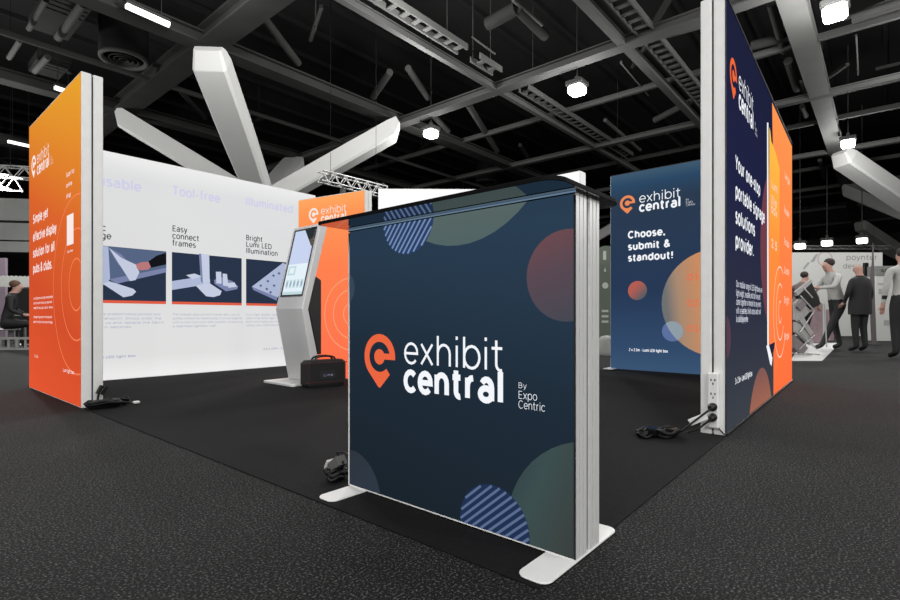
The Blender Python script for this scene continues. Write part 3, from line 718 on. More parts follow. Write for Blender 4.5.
b = MB(); b.prism(rrect(-.04, .09, -.16, .2, .03), .006, .014); b.build('foot_plate', WHT, bw.t)
b = MB(); b.box(0, bw.w, -.003, 0, bw.h-.007, bw.h+.001); b.build('gasket', GASK, bw.t)
b = MB(); b.box(0, bw.w, -.012, .0, -.005, .006); b.build('base_strip', BLK, bw.t)

# --- right wall
rw = Wall('lightbox_wall', 'tall navy and orange backlit wall on the right, seen at a steep angle past its white double edge', 'display wall', 3.27, .70, 1.04, 3.3, 2.555)
frame_part(rw.t, rw.w, rw.h, .002, .062, WHT, ribs=1); gap_strip(rw.t, rw.w, rw.h, .062, .072); frame_part(rw.t, rw.w, rw.h, .072, .132, WHT, ribs=1); back_part(rw.t, rw.w, rw.h, .133)
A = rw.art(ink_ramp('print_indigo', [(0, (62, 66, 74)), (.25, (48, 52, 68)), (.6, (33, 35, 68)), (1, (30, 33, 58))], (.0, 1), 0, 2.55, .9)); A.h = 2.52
pu, pv = A.place(734, 75); u0, v0 = A.place(738.3, 89); u1, v1 = A.place(755.3, 112)
A.logo(.22, 2.155, 1.20, ink('print_orange_right', (250, 110, 58)), WTX)
for tx, p, q in (('Your one-stop', (735.2, 170.5), (760, 195)), ('portable signage', (735.2, 201), (764.5, 220.5)), ('solutions', (735.2, 225.2), (754.8, 234.4)), ('provider.', (735.2, 250.8), (753.7, 253.8))): A.text_px(tx, p, q, .13, .16, WTX)
for i, (tx, xe) in enumerate((('Our modular range of LED lightboxes are', 762), ('lightweight, reusable and tool free and', 760), ('come together in minutes for any event,', 761), ('with a seamless finish across each wall', 760.5), ('for a bold display anywhere.', 748))):
    y = 290+i*8; A.text_px(tx, (736, y), (xe, y+.3), .06, .13, ink('print_pale_grey', (206, 210, 222), .9))
A.text_px('3 x 2.5m - Lumi LED light box', (735, 383.7), (752, 376.7), .055, .15, WTX)
ORR = ink_ramp('print_orange_wall', [(0, (252, 112, 62)), (.5, (252, 128, 70)), (1, (246, 146, 78))], (0, 1), 0, 2.5, .97)
YEL = ink_ramp('print_yellow', [(0, (252, 122, 66)), (.45, (252, 140, 60)), (1, (250, 186, 70))], (0, 1), .4, 2.2, .97)
uo = A.place(773.2, 300)[0]; ut = A.place(771.7, 110)[0]
A.poly([(uo+.02, 0), (3.3, 0), (3.3, 2.6), (ut+.02, 2.6), (ut+.05, 2.3), (uo, 2.1)], ORR, 1)
A.poly([A.place(*p) for p in ((769.3, 127), (770.3, 131), (771.2, 141), (775.6, 152.5), (779.5, 168), (779.5, 340), (772.5, 345), (768.4, 345))], YEL, 2)
A.poly([A.place(*p) for p in ((766.9, 122.5), (768.3, 122.8), (768.6, 345), (767.2, 345))], WTX, 2.6)
A.poly([A.place(*p) for p in ((766.2, 346), (768.5, 344), (772.3, 358), (771.5, 366), (770, 364))], WTX, 2.8)
A.poly([A.place(*p) for p in ((768.6, 345), (775, 342), (773.5, 352), (771.6, 353))], ink('print_deep_navy', (40, 40, 62)), 2.2)
A.circle(*A.circ3((760.5, 240), (764, 190), (763.5, 300)), ink('print_maroon', (118, 66, 78)), .6)
A.circle(*A.circ3((753.8, 386), (761.5, 367.8), (769.5, 384)), ink_ramp('print_umber', [(0, (170, 108, 88)), (1, (110, 84, 92))], (0, 1), 0, .45), .9)
A.circle(*A.circ3((725.5, 317), (731, 338), (725.6, 359)), ink('print_aubergine', (92, 66, 84)), .6)
for i, (tx, x, y) in enumerate((('Large', 784, 181), ('Reusable', 783.5, 215), ('Portable', 783.5, 246), ('Durable', 783.5, 274), ('Bright', 783.5, 303), ('Simple', 783.5, 339))):
    A.text_px(tx, (x+.6, y), (x+5.5, y+1), .095, .12, ink('print_cream', (255, 226, 204)))
for tx, x, y in (('Lumi', 771.5, 190), ('LED light', 771, 205), ('box', 771, 214), ('2.5', 771, 248)): A.text_px(tx, (x, y), (x+6, y+2), .1, .12, ink('print_cream', (255, 226, 204)))
cc = A.place(780, 312)
for rr in (.42, .26, .1): A.ringarc(cc, rr, .014, ink('print_cream', (255, 226, 204)), 3, 60, 330)
rw.place_art(A, y=.001)
b = MB(); b.box(0, rw.w, -.003, .002, rw.h-.009, rw.h+.001); b.box(0, .007, -.004, .002, 0, rw.h); b.build('gasket', GASK, rw.t)
b = MB(); b.box(0, rw.w, -.014, .0, -.005, .006); b.build('base_strip', BLK, rw.t)

# --- free-standing orange panel behind the kiosk
ow = Wall('freestanding_lightbox', 'freestanding orange backlit panel behind the touchscreen kiosk', 'display panel', 3.41, 5.27, -79, 1.0, 2.06)
frame_part(ow.t, ow.w, ow.h, 0, .055, WHT, ribs=1); gap_strip(ow.t, ow.w, ow.h, .055, .063); frame_part(ow.t, ow.w, ow.h, .063, .12, WHT, ribs=1); back_part(ow.t, ow.w, ow.h, .121)
A = ow.art(ink_ramp('print_orange_mid', [(0, (255, 112, 76)), (.6, (255, 128, 80)), (.9, (250, 146, 84)), (1, (250, 164, 96))], (0, 1), 0, 2.06, .97))
u0, v0 = A.place(313.7, 214.5); u1, _ = A.place(321.3, 215)
PW2 = ink('print_warm_white', (255, 244, 236))
A.logo(u0, v0, .86, PW2, PW2, False)
cc = A.place(352, 314)
for rr in (.40, .27, .12): A.ringarc(cc, rr, .011, ink('print_peach', (255, 176, 132)), 1, 90, 300)
ow.place_art(A)

# --- blank white walls behind
def blank(x, y, x2, y2, h, label, dep=.16):
    L = math.hypot(x2-x, y2-y); w = Wall('lightbox_wall', label, 'display wall', x, y, math.degrees(math.atan2(y2-y, x2-x)), L, h)
    frame_part(w.t, L, h, 0, dep, WHT, ribs=1); back_part(w.t, L, h, dep+.001)
    A = w.art(ink('print_blank_white', (250, 250, 250), .95)); w.place_art(A); return w
blank(4.77, 5.40, 5.72, 4.34, 2.48, 'blank white backlit wall seen over the left half of the counter')
bb = blank(5.86, 4.25, 5.86, 2.88, 2.50, 'blank white wall whose end peeks over the right of the counter')
b = MB(); b.poly([(bb.w+.0015, .008, .01), (bb.w+.0015, .152, .01), (bb.w+.0015, .152, 2.49), (bb.w+.0015, .008, 2.49)]); b.build('end_glow_sheet', ink('blank_end_glow', (238, 238, 238), .9), bb.t)  # emissive sheet over the wall end, its brightness put into the colour

# ------------------------------------------------------------------ kiosk and bag
KM = mat('pearl_grey_metal', (206, 206, 206), .32, .0, noise=(2, (198, 198, 199)))
kt = thing('touchscreen_kiosk', 'pale grey floor kiosk with bent body and lit touchscreen', 'kiosk', (0, 0, .008))
Y0, Y1 = 4.386, 4.875
prof = [(3.03, .016), (3.13, .016), (2.955, .76), (3.184, 1.62), (3.095, 1.645), (2.88, .765)]
def slab(pr, y0, y1, ch, mt, name, par):
    n = len(pr); cx = sum(p[0] for p in pr)/n; b = MB()
    rings = [[(x, y, z) for x, z in pr] for y in (y0, y1)]
    b.faces(rings[0]+rings[1], [tuple(range(n)), tuple(range(n, 2*n))[::-1]]+[(i, i+n, (i+1) % n+n, (i+1) % n) for i in range(n)])
    o = b.build(name, mt, par); m = o.modifiers.new('bevel', 'BEVEL'); m.width = ch; m.segments = 2; m.limit_method = 'ANGLE'; return o
slab(prof, Y0, Y1, .012, KM, 'body', kt)
slab([(2.962, .80), (3.0, .66), (3.085, .30), (3.12, .30), (3.12, 1.06), (3.05, 1.10)], Y0+.02, Y1-.02, .004, mat('black_housing', (34, 34, 36), .6), 'rear_housing', kt)
b = MB(); b.prism(rrect(2.78, 3.32, Y0+.02, Y1+.09, .04), -.003, .017, ch=.002); b.build('base_plate', WHT, kt)
# screen on the sloping upper face
p0 = Vector((2.88, 0, .765)); p1 = Vector((3.095, 0, 1.645)); d = (p1-p0); L = d.length; d.normalize(); nrm = Vector((-d.z, 0, d.x))
def onface(u, v, o): q = p0+d*v+nrm*o; return (q.x, Y1-u, q.z)
def fpoly(b, u0, u1, v0, v1, o, mi=0):
    b.faces([onface(u0, v0, o), onface(u1, v0, o), onface(u1, v1, o), onface(u0, v1, o)], [(0, 1, 2, 3)], mi)
b = MB(); WK = Y1-Y0
vs = [onface(u, v, o) for o in (.0, .004) for u, v in ((.045, .13), (WK-.04, .13), (WK-.04, L-.035), (.045, L-.035))]
b.faces(vs, [(4, 5, 6, 7), (0, 1, 5, 4), (1, 2, 6, 5), (2, 3, 7, 6), (3, 0, 4, 7)])
b.build('screen_bezel', mat('screen_black', (20, 24, 28), .15), kt)
SC = [ink('screen_pale_blue', (196, 208, 236), .95), ink('screen_white', (226, 238, 246), .95), ink('screen_mint', (190, 216, 220), .95), ink('screen_dark', (44, 50, 52), .9), ink('screen_brown', (96, 80, 60), .9), ink('screen_grey', (150, 170, 190), .9)]
b = MB(); a0, a1, c0, c1 = .075, WK-.055, .15, L-.055
fpoly(b, a0, a1, c0, c1, .005, 0); fpoly(b, a0, a1, c0, c0+.33, .0056, 1)
b.faces([onface(.25, c1, .0058), onface(.25+.17, c1-.19, .0058), onface(a1, c1-.19, .0058), onface(a1, c1, .0058)], [(0, 1, 2, 3)], 3)
b.faces([onface(.36, c1-.12, .0062), onface(a1, c1-.19, .0062), onface(a1, c1-.09, .0062)], [(0, 1, 2)], 4)
for i in range(5): fpoly(b, a0+.03+i*.066, a0+.075+i*.066, c0+.07, c0+.16, .0062, 2); fpoly(b, a0+.04+i*.066, a0+.066+i*.066, c0+.09, c0+.14, .0066, 5)
fpoly(b, a0+.02, a0+.16, c0+.21, c0+.31, .0062, 2); fpoly(b, a0+.05, a0+.13, c0+.23, c0+.29, .0066, 1); fpoly(b, a0, a1, c0, c0+.03, .0062, 2)
b.build('screen', SC, kt)

bag = thing('carry_case', 'black padded carry case with red seams on the floor beside the kiosk', 'bag', (2.80, 4.19, .006), R(-10))
FAB = mat('black_nylon', (16, 16, 17), .75, bump=(120, .3)); 
b = MB(); b.box(0, .43, 0, .17, 0, .26, ch=.03); b.build('body', FAB, bag)
b = MB()
for zz in (.05, .235): b.tube([(.0, -.0, zz), (.43, -.0, zz)], .004, 6)
for xx in (.03, .4): b.tube([(xx, -.001, .02), (xx, -.001, .25)], .003, 6)
b.build('piping', mat('dark_red_piping', (70, 18, 20), .6), bag)
for yy in (.05, .12):
    b = MB(); b.tube([(.10, yy, .255), (.12, yy, .285), (.17, yy, .298), (.26, yy, .298), (.31, yy, .285), (.33, yy, .255)], .010, 8); b.build('handle', BLK, bag)
b = MB(); b.box(.13, .31, -.004, 0, .08, .16); lb = b.build('label_patch', mat('black_patch', (24, 24, 28), .6), bag)
A = Art(.16, .05, mat('black_patch', (24, 24, 28), .6), lambda x, y: (x, y)); A.text('XLine', .01, .01, .034, .14, mat('grey_thread', (140, 140, 165), .6), width=.125); o = A.build(lb, 'lettering'); o.location = (.14, -.0045, .095)

# ------------------------------------------------------------------ power leads
CAB = mat('black_cable', (7, 7, 7), .55, spec=.3)
def coil(b, cx, cy, n, r, seed, z=.012):
    random.seed(seed)
    for k in range(n):
        pts = []; ox, oy = random.uniform(-.03, .03), random.uniform(-.03, .03); ph = random.uniform(0, 6); rr = r*random.uniform(.6, 1.1)
        for i in range(22):
            t = ph+i*.33; pts.append((cx+ox+rr*1.5*math.cos(t), cy+oy+rr*math.sin(t), z+.012*k*.6+.006*math.sin(3*t)))
        b.tube(pts, .009, 6)
t = thing('power_leads', 'heap of black power leads at the foot of the left orange wall', 'cable', (1.22, 4.49, .006))
b = MB(); coil(b, 0, -.02, 6, .07, 2, .02); coil(b, .1, .0, 5, .06, 7, .02); b.tube([(-.02, .06, .03), (-.01, .075, .08), (0, .08, .12)], .008, 6); b.build('cable', CAB, t)
b = MB(); b.box(-.11, .12, -.06, .03, .001, .06, ch=.02); b.build('adaptor', BLK, t)
b = MB(); b.box(.20, .25, -.02, .015, .001, .022, ch=.006); b.build('plug', WHT, t)
b = MB(); b.bar((-.02, .055, .10), (.01, .06, .16), .03, .02); b.bar((.01, .055, .09), (.04, .06, .15), .022, .02); b.build('socket', BLK, t)

t = thing('power_board', 'white power board standing against the end of the tall right wall', 'power board', (3.255, .755, .006))
b = MB(); b.box(-.03, .012, -.028, .03, .04, .36, ch=.006); b.build('body', WHT, t)
for z in (.31, .23):
    b = MB()
    for dy, dz, r_ in ((-.010, .010, 20), (.010, .010, -20), (0, -.012, 0)): b.box(-.0315, -.029, dy-.003, dy+.003, z+dz-.006, z+dz+.006)
    b.build('socket', mat('dark_slot', (40, 40, 40), .7), t)
for z in (.165, .105):
    b = MB(); b.tube([(-.03, .0, z), (-.055, .0, z), (-.075, .005, z-.004)], [.024, .024, .014], 12); pl = b.build('plug', BLK, t)
b = MB(); b.tube([(-.075, .0, .16), (-.12, .03, .13), (-.16, .08, .08), (-.18, .13, .03), (-.19, .18, .02)], .006, 8); b.tube([(-.075, .0, .10), (-.11, .05, .05), (-.14, .11, .02)], .006, 8)
b.tube([(.0, -.02, .04), (-.01, -.045, .02), (.01, -.05, .006)], .004, 6); b.build('cable', CAB, t)
b = MB(); b.bar((-.09, .02, .12), (-.13, .10, .075), .035, .03); b.build('adaptor', mat('white_plastic', (215, 215, 215), .35), t)
t = thing('power_leads', 'tangle of black leads and adaptors on the carpet left of the tall right wall', 'cable', (3.03, .95, .006))
b = MB(); coil(b, 0, 0, 5, .05, 5); coil(b, -.08, .10, 4, .04, 9); b.build('cable', CAB, t)
b = MB(); b.box(-.10, .0, .03, .10, .002, .05, ch=.01); b.box(-.02, .07, -.05, .02, .002, .045, ch=.01); b.build('adaptor', mat('gloss_black_plastic', (18, 18, 18), .15), t)

t = thing('power_leads', 'grey plug and leads hanging at the left foot of the counter', 'cable', (1.33, 1.745, .005))
GP = mat('grey_plug', (96, 96, 95), .7, spec=.2)
b = MB(); b.bar((0, -.01, .085), (-.0, .045, .045), .045, .04); b.build('plug', GP, t)
b = MB(); b.bar((-.004, .05, .075), (-.004, .07, .035), .05, .012); b.build('plug_face', mat('pale_plug', (190, 190, 188), .4), t)
b = MB(); b.tube([(0, .0, .08), (0, .02, .11), (0, -.03, .12), (0, -.085, .10)], .004, 6); coil(b, 0, .0, 5, .022, 12, .012); b.tube([(0, -.02, .08), (.01, .0, .04), (0, .02, .014)], .006, 6); b.build('cable', CAB, t)

# ------------------------------------------------------------------ people
def person(label, loc, rz, J, sc, mats, regions, hair=None, jacket=None, group=None):
    """one skinned body from joints; regions(center)->material index"""
    t = thing('person', label, 'person', loc, rz, group)
    me = bpy.data.meshes.new('body'); names = list(J['v']); idx = {n: i for i, n in enumerate(names)}
    me.from_pydata([J['v'][n][0] for n in names], [(idx[a], idx[b_]) for a, b_ in J['e']], [])
    o = bpy.data.objects.new('tmp', me); COL.objects.link(o)
    o.modifiers.new('skin', 'SKIN'); sm = o.modifiers.new('sub', 'SUBSURF'); sm.levels = 3; sm.render_levels = 3
    sl = me.skin_vertices[0].data
    for n in names:
        r = J['v'][n][1]; sl[idx[n]].radius = r if isinstance(r, tuple) else (r, r)
        sl[idx[n]].use_root = n == 'pelvis'
    bpy.context.view_layer.update()
    dg = bpy.context.evaluated_depsgraph_get()
    m2 = bpy.data.meshes.new_from_object(o.evaluated_get(dg)); bpy.data.objects.remove(o)
    m2.materials.clear()
    for m in mats: m2.materials.append(m)
    for p in m2.polygons: p.use_smooth = True; p.material_index = regions(p.center)
    m2.name = 'body'
    ob = bpy.data.objects.new('body', m2); COL.objects.link(ob); ob.parent = t; ob.scale = (sc,)*3
    h = J['v']['head'][0]
    if hair:
        b = MB(); b.ball((h[0]+hair[2][0], h[1]+hair[2][1], h[2]+hair[2][2]), hair[1], 16); q = b.build('hair', hair[0], t); q.scale = (sc,)*3
    if jacket: 
        b = MB(); jacket(b); q = b.build('jacket', mats[0], t); q.scale = (sc,)*3
    return t
def skeleton(ch=(0, 0), lean=0, armL=None, armR=None, legL=None, legR=None, headoff=(0, .02), crouch=0):
    z0 = -crouch
    v = {'pelvis': ((0, 0, .95+z0), (.155, .12)), 'waist': ((ch[0]*.4, ch[1]*.4, 1.10+z0), (.145, .105)), 'chest': ((ch[0]*.8, ch[1]*.8, 1.30+z0), (.165, .115)),
         'upper': ((ch[0], ch[1], 1.42+z0), (.13, .095)), 'neck': ((ch[0]*1.1+headoff[0]*.3, ch[1]*1.1+headoff[1]*.3, 1.52+z0), (.058, .06))}
    hx, hy = ch[0]*1.2+headoff[0], ch[1]*1.2+headoff[1]
    v['jaw'] = ((hx, hy+.012, 1.585+z0), (.062, .078)); v['head'] = ((hx, hy, 1.665+z0), (.088, .108)); v['crown'] = ((hx, hy-.012, 1.735+z0), (.062, .076)); v['nose'] = ((hx, hy+.125, 1.64+z0), (.014, .014))
    e = [('pelvis', 'waist'), ('waist', 'chest'), ('chest', 'upper'), ('upper', 'neck'), ('neck', 'jaw'), ('jaw', 'head'), ('head', 'crown'), ('head', 'nose')]
    for sd, arm, leg in ((-1, armL, legL), (1, armR, legR)):
        k = 'L' if sd < 0 else 'R'
        arm = arm or [(sd*.245, -.01, 1.14), (sd*.25, .05, .90), (sd*.25, .07, .82)]
        leg = leg or [(sd*.10, .02, .50), (sd*.11, -.02, .09), (sd*.13, .13, .035)]
        v['sh'+k] = ((ch[0]+sd*.185, ch[1], 1.415+z0), (.068, .068))
        v['el'+k] = (arm[0], (.048, .048)); v['wr'+k] = (arm[1], (.030, .030)); v['pa'+k] = (arm[2], (.036, .022))
        v['hp'+k] = ((sd*.095, 0, .88+z0), (.105, .105)); v['kn'+k] = (leg[0], (.068, .068)); v['an'+k] = (leg[1], (.048, .05)); v['to'+k] = (leg[2], (.045, .032))
        e += [('upper', 'sh'+k), ('sh'+k, 'el'+k), ('el'+k, 'wr'+k), ('wr'+k, 'pa'+k), ('pelvis', 'hp'+k), ('hp'+k, 'kn'+k), ('kn'+k, 'an'+k), ('an'+k, 'to'+k)]
        w, p = Vector(arm[1]), Vector(arm[2]); d = (p-w).normalized(); s_ = d.cross(Vector((0, 0, 1)))
        if s_.length < .2: s_ = Vector((0, 1, 0))
        s_.normalize()
        for i, (off, ln) in enumerate(((-.027, .065), (-.009, .08), (.009, .075), (.027, .06))):
            q = p+d*.03+s_*off; v[f'f{i}a'+k] = (tuple(q), (.010, .010)); v[f'f{i}b'+k] = (tuple(q+d*ln+Vector((0, 0, -.012))), (.008, .008)); e += [('pa'+k, f'f{i}a'+k), (f'f{i}a'+k, f'f{i}b'+k)]
        q = p-d*.005+s_*(-.045); v['tha'+k] = (tuple(q), (.011, .011)); v['thb'+k] = (tuple(q+d*.04+s_*-.012), (.009, .009)); e += [('pa'+k, 'tha'+k), ('tha'+k, 'thb'+k)]
    return {'v': v, 'e': e}
SKIN = mat('skin', (176, 136, 122), .6); SHIRT = mat('pale_grey_shirt', (170, 170, 166), .85, bump=(18, .4)); TRS = mat('charcoal_trousers', (34, 34, 36), .85); SHOE = mat('black_shoe', (14, 14, 14), .4)
SUIT = mat('black_suit', (22, 22, 24), .8); HAIRD = mat('dark_brown_hair', (46, 38, 34), .8); PLAID = mat('muted_plaid_shirt', (120, 108, 106), .9, noise=(25, (84, 72, 72)))
CYAW = YAW      # heading of the view direction
def mk_regions(J, belt=.98, wrists=.06, collar=1.49, foot=.085):
    def f(c):
        z = c.z
        for k in 'LR':
            p = Vector(J['v']['pa'+k][0]); w = Vector(J['v']['wr'+k][0]); d = (p-w).normalized()
            if -.01 < (c-w).dot(d) < .22 and (c-w-d*(c-w).dot(d)).length < .065: return 2
        hn = Vector(J['v']['neck'][0])
        if (c-Vector(J['v']['head'][0])).length < .2 and z > hn.z+.0: return 2
        if z < foot: return 3
        return 1 if z < belt and not any((c-Vector(J['v'][q+k][0])).length < .075 for k in 'LR' for q in ('el', 'wr')) else 0
    return f
# man in pale shirt, reaching towards the display stand (to the photo's left)
face_left = YAW+R(90)-R(90)   # local +y turned to point left across the view
J = skeleton(ch=(0, .12), armL=[(-.26, .28, 1.22), (-.16, .50, 1.20), (-.14, .58, 1.21)], armR=[(.26, .26, 1.18), (.18, .48, 1.08), (.17, .56, 1.07)],
             legL=[(-.11, .20, .50), (-.12, .40, .10), (-.13, .54, .04)], legR=[(.12, -.02, .50), (.13, -.14, .09), (.14, .0, .035)], headoff=(0, .05))
x, y = on_d(10.7, 838)
person('man in a pale grey shirt leaning left towards the tilted display stand', (x, y, .006), YAW, J, 1.07, [SHIRT, TRS, SKIN, SHOE], mk_regions(J), (HAIRD, (.083, .10, .085), (0, -.026, .048)))
# man in black suit, back to the camera
J = skeleton(headoff=(-.0, .02), armL=[(-.28, .02, 1.16), (-.22, .14, .98), (-.20, .2, .94)], armR=[(.28, .0, 1.15), (.27, .05, .92), (.265, .07, .84)])
def jk(b):
    rings = [(.24, .15, .74), (.235, .155, .95), (.20, .145, 1.12), (.235, .155, 1.3), (.225, .14, 1.42), (.10, .09, 1.50)]; n = 20; vs = []; fs = []
    for rx, ry, z in rings:
        for i in range(n): a = 2*math.pi*i/n; vs.append((rx*math.cos(a), ry*math.sin(a), z))
    for r_ in range(len(rings)-1):
        for i in range(n): j = (i+1) % n; fs.append((r_*n+i, r_*n+j, (r_+1)*n+j, (r_+1)*n+i))
    b.faces(vs, fs, 0, True)
x, y = on_d(10.2, 860)
person('bald man in a black suit standing with his back to the camera', (x, y, 0), YAW-R(90)+R(12), J, 1.0, [SUIT, SUIT, SKIN, SHOE], mk_regions(J), None, jk)
# person cut by the right edge
J = skeleton()
x, y = on_d(8.45, 903)
person('person in a pale shirt and black trousers cut off by the right edge', (x, y, 0), YAW-R(100), J, 1.03, [SHIRT, SUIT, SKIN, SHOE], mk_regions(J, 1.02), (HAIRD, (.083, .10, .085), (0, -.026, .048)))
J = skeleton(ch=(0, .22), headoff=(0, .1), armL=[(-.26, .40, 1.12), (-.18, .52, .95), (-.17, .57, .9)], armR=[(.26, .40, 1.12), (.2, .52, .95), (.2, .57, .9)])
x, y = on_d(12.2, 797)
person('person in a muted plaid shirt bending behind the tilted display stand', (x, y, .006), YAW-R(150), J, 1.0, [PLAID, TRS, SKIN, SHOE], mk_regions(J), (HAIRD, (.083, .10, .085), (0, -.026, .048)))

# ------------------------------------------------------------------ far right: stand, banners, wall
b = MB(); pts = [on_z(.04, *p) for p in ((790, 358.5), (822, 358.5), (840, 341.5), (803, 341.5))]
b.prism(pts, .001, .006); tag(b.build('stage_tile', mat('white_vinyl', (190, 190, 188), .5)), 'low white floor tile under the tilted display stand', 'floor tile')
dx, dy = on_d(9.3, 806)
t = thing('display_stand', 'stand of tilted black and silver panels on the white floor tile', 'display stand', (dx, dy, .006), YAW-R(90))
DB = mat('black_panel', (20, 20, 21), .5); DG = mat('silver_panel', (168, 166, 164), .5); DP = mat('mauve_grey_panel', (128, 118, 120), .6)
def pxs(x, y): return ((x-806)/FPX*9.3, (HORY-y)/FPX*9.3+CAMZ-.04)
def slabp(pp, y, m, dp=.06):
    b = MB(); q = [pxs(*p) for p in pp]; a = sum(p[0]*r_[1]-r_[0]*p[1] for p, r_ in zip(q, q[1:]+q[:1]))
    if a < 0: q = q[::-1]
    b.prism(q, y, y+dp, ax='y'); return b.build('panel', m, t)
slabp([(811, 279), (821, 302), (808.5, 309), (796.5, 294)], 0, DB); slabp([(794, 290), (809, 278), (811, 280), (796, 294)], -.05, DG)
slabp([(794, 301), (799, 297), (810, 309), (799, 321), (794, 318)], -.02, DG); slabp([(799, 297), (804, 302), (798, 309), (794, 305)], -.08, DP, .05)
slabp([(810, 309), (814, 311), (808, 332), (799, 322)], .02, DB); slabp([(794, 320), (799, 322), (813, 340), (809, 343), (794, 330)], -.03, DG)
slabp([(792, 333), (806, 346), (800, 353), (792, 346)], -.06, DP); slabp([(797, 318), (801, 315), (811, 331), (808, 334)], -.07, DG, .04)
b = MB()
for p, q in (((797, 294), (811, 309)), ((800, 286), (809, 296)), ((811, 309), (797, 330)), ((796, 347), (811, 333)), ((798, 331), (812, 346)), ((821, 302), (823, 345))):
    (xa, za), (xb, zb) = pxs(*p), pxs(*q); b.tube([(xa, -.09, max(za, .012)), (xb, -.09, max(zb, .012))], .011, 6)
for xx in (-.16, .0, .14): b.tube([(xx, -.15, .012), (xx, .25, .012)], .012, 6)
b.build('scissor_frame', mat('bright_tube', (200, 200, 198), .3, .4), t)
PK = mat('dusty_pink_cloth', (150, 128, 132), .9, noise=(9, (122, 104, 108)))
for (a, b_, D, ty, lbl) in ((810.5, 821, 13.4, 303, 'dusty pink draped plinth left of the leaning man'), (826.5, 833, 14.2, 309, 'narrow dusty pink draped plinth seen between the leaning man\'s legs')):
    x, y = on_d(D, (a+b_)/2); w = (b_-a)/FPX*D; h = zat(D, ty); bb_ = MB(); n = 36; ring = []
    for i in range(n):
        an = 2*math.pi*i/n; r_ = w/2*(1+.08*math.cos(9*an)); ring.append((r_*math.cos(an), r_*math.sin(an)))
    bb_.prism(ring, 0, h, ch=.03); o = bb_.build('draped_plinth', PK); o.location = (x, y, .007); tag(o, lbl, 'plinth')
# counter with pale sign, right of the suited man
D = 14.6; x, y = on_d(D, 885.5); W_ = 20/FPX*D
t = thing('reception_sign', 'white upright sign with a grey header right of the bald man', 'sign', (x, y, .001), YAW-R(90))
b = MB(); b.box(-W_/2, W_/2, 0, .3, 0, zat(D, 276), ch=.01); b.build('body', mat('pale_board', (176, 176, 172), .7), t)
b = MB(); b.box(-W_/2, W_/2, -.01, .3, zat(D, 276), zat(D, 266), ch=.01); hd = b.build('header', mat('mid_grey_board', (108, 108, 106), .7), t)
A = Art(.4, .2, mat('mid_grey_board', (108, 108, 106), .7), None); A.text('902', .05, .05, .13, .2, mat('dark_letters', (40, 40, 40), .7)); o = A.build(hd, 'lettering'); o.location = (-.2, -.013, zat(D, 274.5))
for x0, x1, z0, z1 in ((-.22, .05, 1.62, 1.66), (-.2, -.1, 1.35, 1.5), (-.05, .2, .45, .6)):
    b = MB(); b.box(x0, x1, -.006, 0, z0, z1); b.build('printed_mark', mat('grey_print', (140, 140, 138), .8), t)
D = 12.5; x, y = on_d(D, 873.5)
t = thing('feather_banner', 'narrow grey pointed banner between the bald man and the white sign', 'banner', (x, y, .001), YAW-R(90))
b = MB(); q = [(-.03, 0), (.08, 0), (.04, zat(D, 300)), (.0, zat(D, 243)), (-.02, zat(D, 262)), (-.09, zat(D, 285))]; b.prism(q, 0, .03, ax='y'); b.build('fabric', mat('taupe_fabric', (88, 82, 84), .9), t)
b = MB(); b.box(-.12, .12, -.1, .14, 0, .02, ch=.005); b.build('base', BLK, t)
D = 18.5; xa = on_d(D*1.0, 786); xb = on_d(D, 882.5); Lw = math.dist(xa, xb); hw = zat(D, 252.5)
t = thing('exhibition_wall', 'white exhibition wall with grey lettering behind the people', 'display wall', (*xa, .001), math.atan2(xb[1]-xa[1], xb[0]-xa[0]))
b = MB(); b.box(0, Lw, 0, .12, 0, hw); bd = b.build('board', mat('matt_white_board', (196, 196, 192), .8), t)
A = Art(Lw, hw, mat('matt_white_board', (196, 196, 192), .8), lambda px, py: ((px-786)/FPX*D, zat(D, py)))
GL = mat('grey_letters', (120, 120, 118), .8)
A.text_px('poynter', (846, 260.5), (877.5, 259.5), .27, .09, GL); A.text_px('design', (843, 269), (866, 268), .25, .09, GL)
A.ringarc(A.place(825, 259), .26, .05, mat('pale_mauve_print', (176, 160, 162), .8), 1); A.quad4([(810, 262), (816, 254), (818, 254), (814, 262)], mat('pale_grey_print', (150, 150, 150), .8), 1)
A.quad4([(803, 268), (808, 262), (810, 263), (804, 270)], mat('pale_grey_print', (150, 150, 150), .8), 1)
A.build(bd, 'printed_graphic').location = (0, -.002, 0)
b = MB(); u0, u1 = (862.5-786)/FPX*D, (867-786)/FPX*D; b.box(u0, u1, -.08, -.005, zat(D, 276), zat(D, 263), ch=.01); b.build('wall_screen', BLK, t)
# hanging truss over the far booths
def truss(p0, p1, s, label, nb=14):
    t0, t1 = Vector(p0), Vector(p1); mid = (t0+t1)/2; d = (t1-t0).normalized(); sd = d.cross(Vector((0, 0, 1))).normalized(); up = Vector((0, 0, 1)); b = MB()
    A0, A1 = t0-mid, t1-mid; cs = [sd*(i*s/2)+up*(j*s/2) for i, j in ((-1, -1), (1, -1), (1, 1), (-1, 1))]
    for c in cs: b.tube([A0+c, A1+c], s*.07, 6)
    for k in (.15, .85): q = A0+(A1-A0)*k; b.tube([q, (q.x, q.y, 13.19-mid.z)], .006, 5, mi=1)
    for k in range(nb):
        for a, c in ((0, 1), (1, 2), (2, 3), (3, 0)):
            p = A0+(A1-A0)*(k/nb)+cs[a if k % 2 else c]; q = A0+(A1-A0)*((k+1)/nb)+cs[c if k % 2 else a]; b.tube([p, q], s*.045, 5)
    o = b.build('lighting_truss', [mat('truss_aluminium', (190, 190, 188), .4, .3), mat('black_hanging_wire', (14, 14, 14), .8, spec=.05)]); o.location = mid; tag(o, label, 'truss')
def P3(D, px, py): x, y = on_d(D, px); return (x, y, zat(D, py))
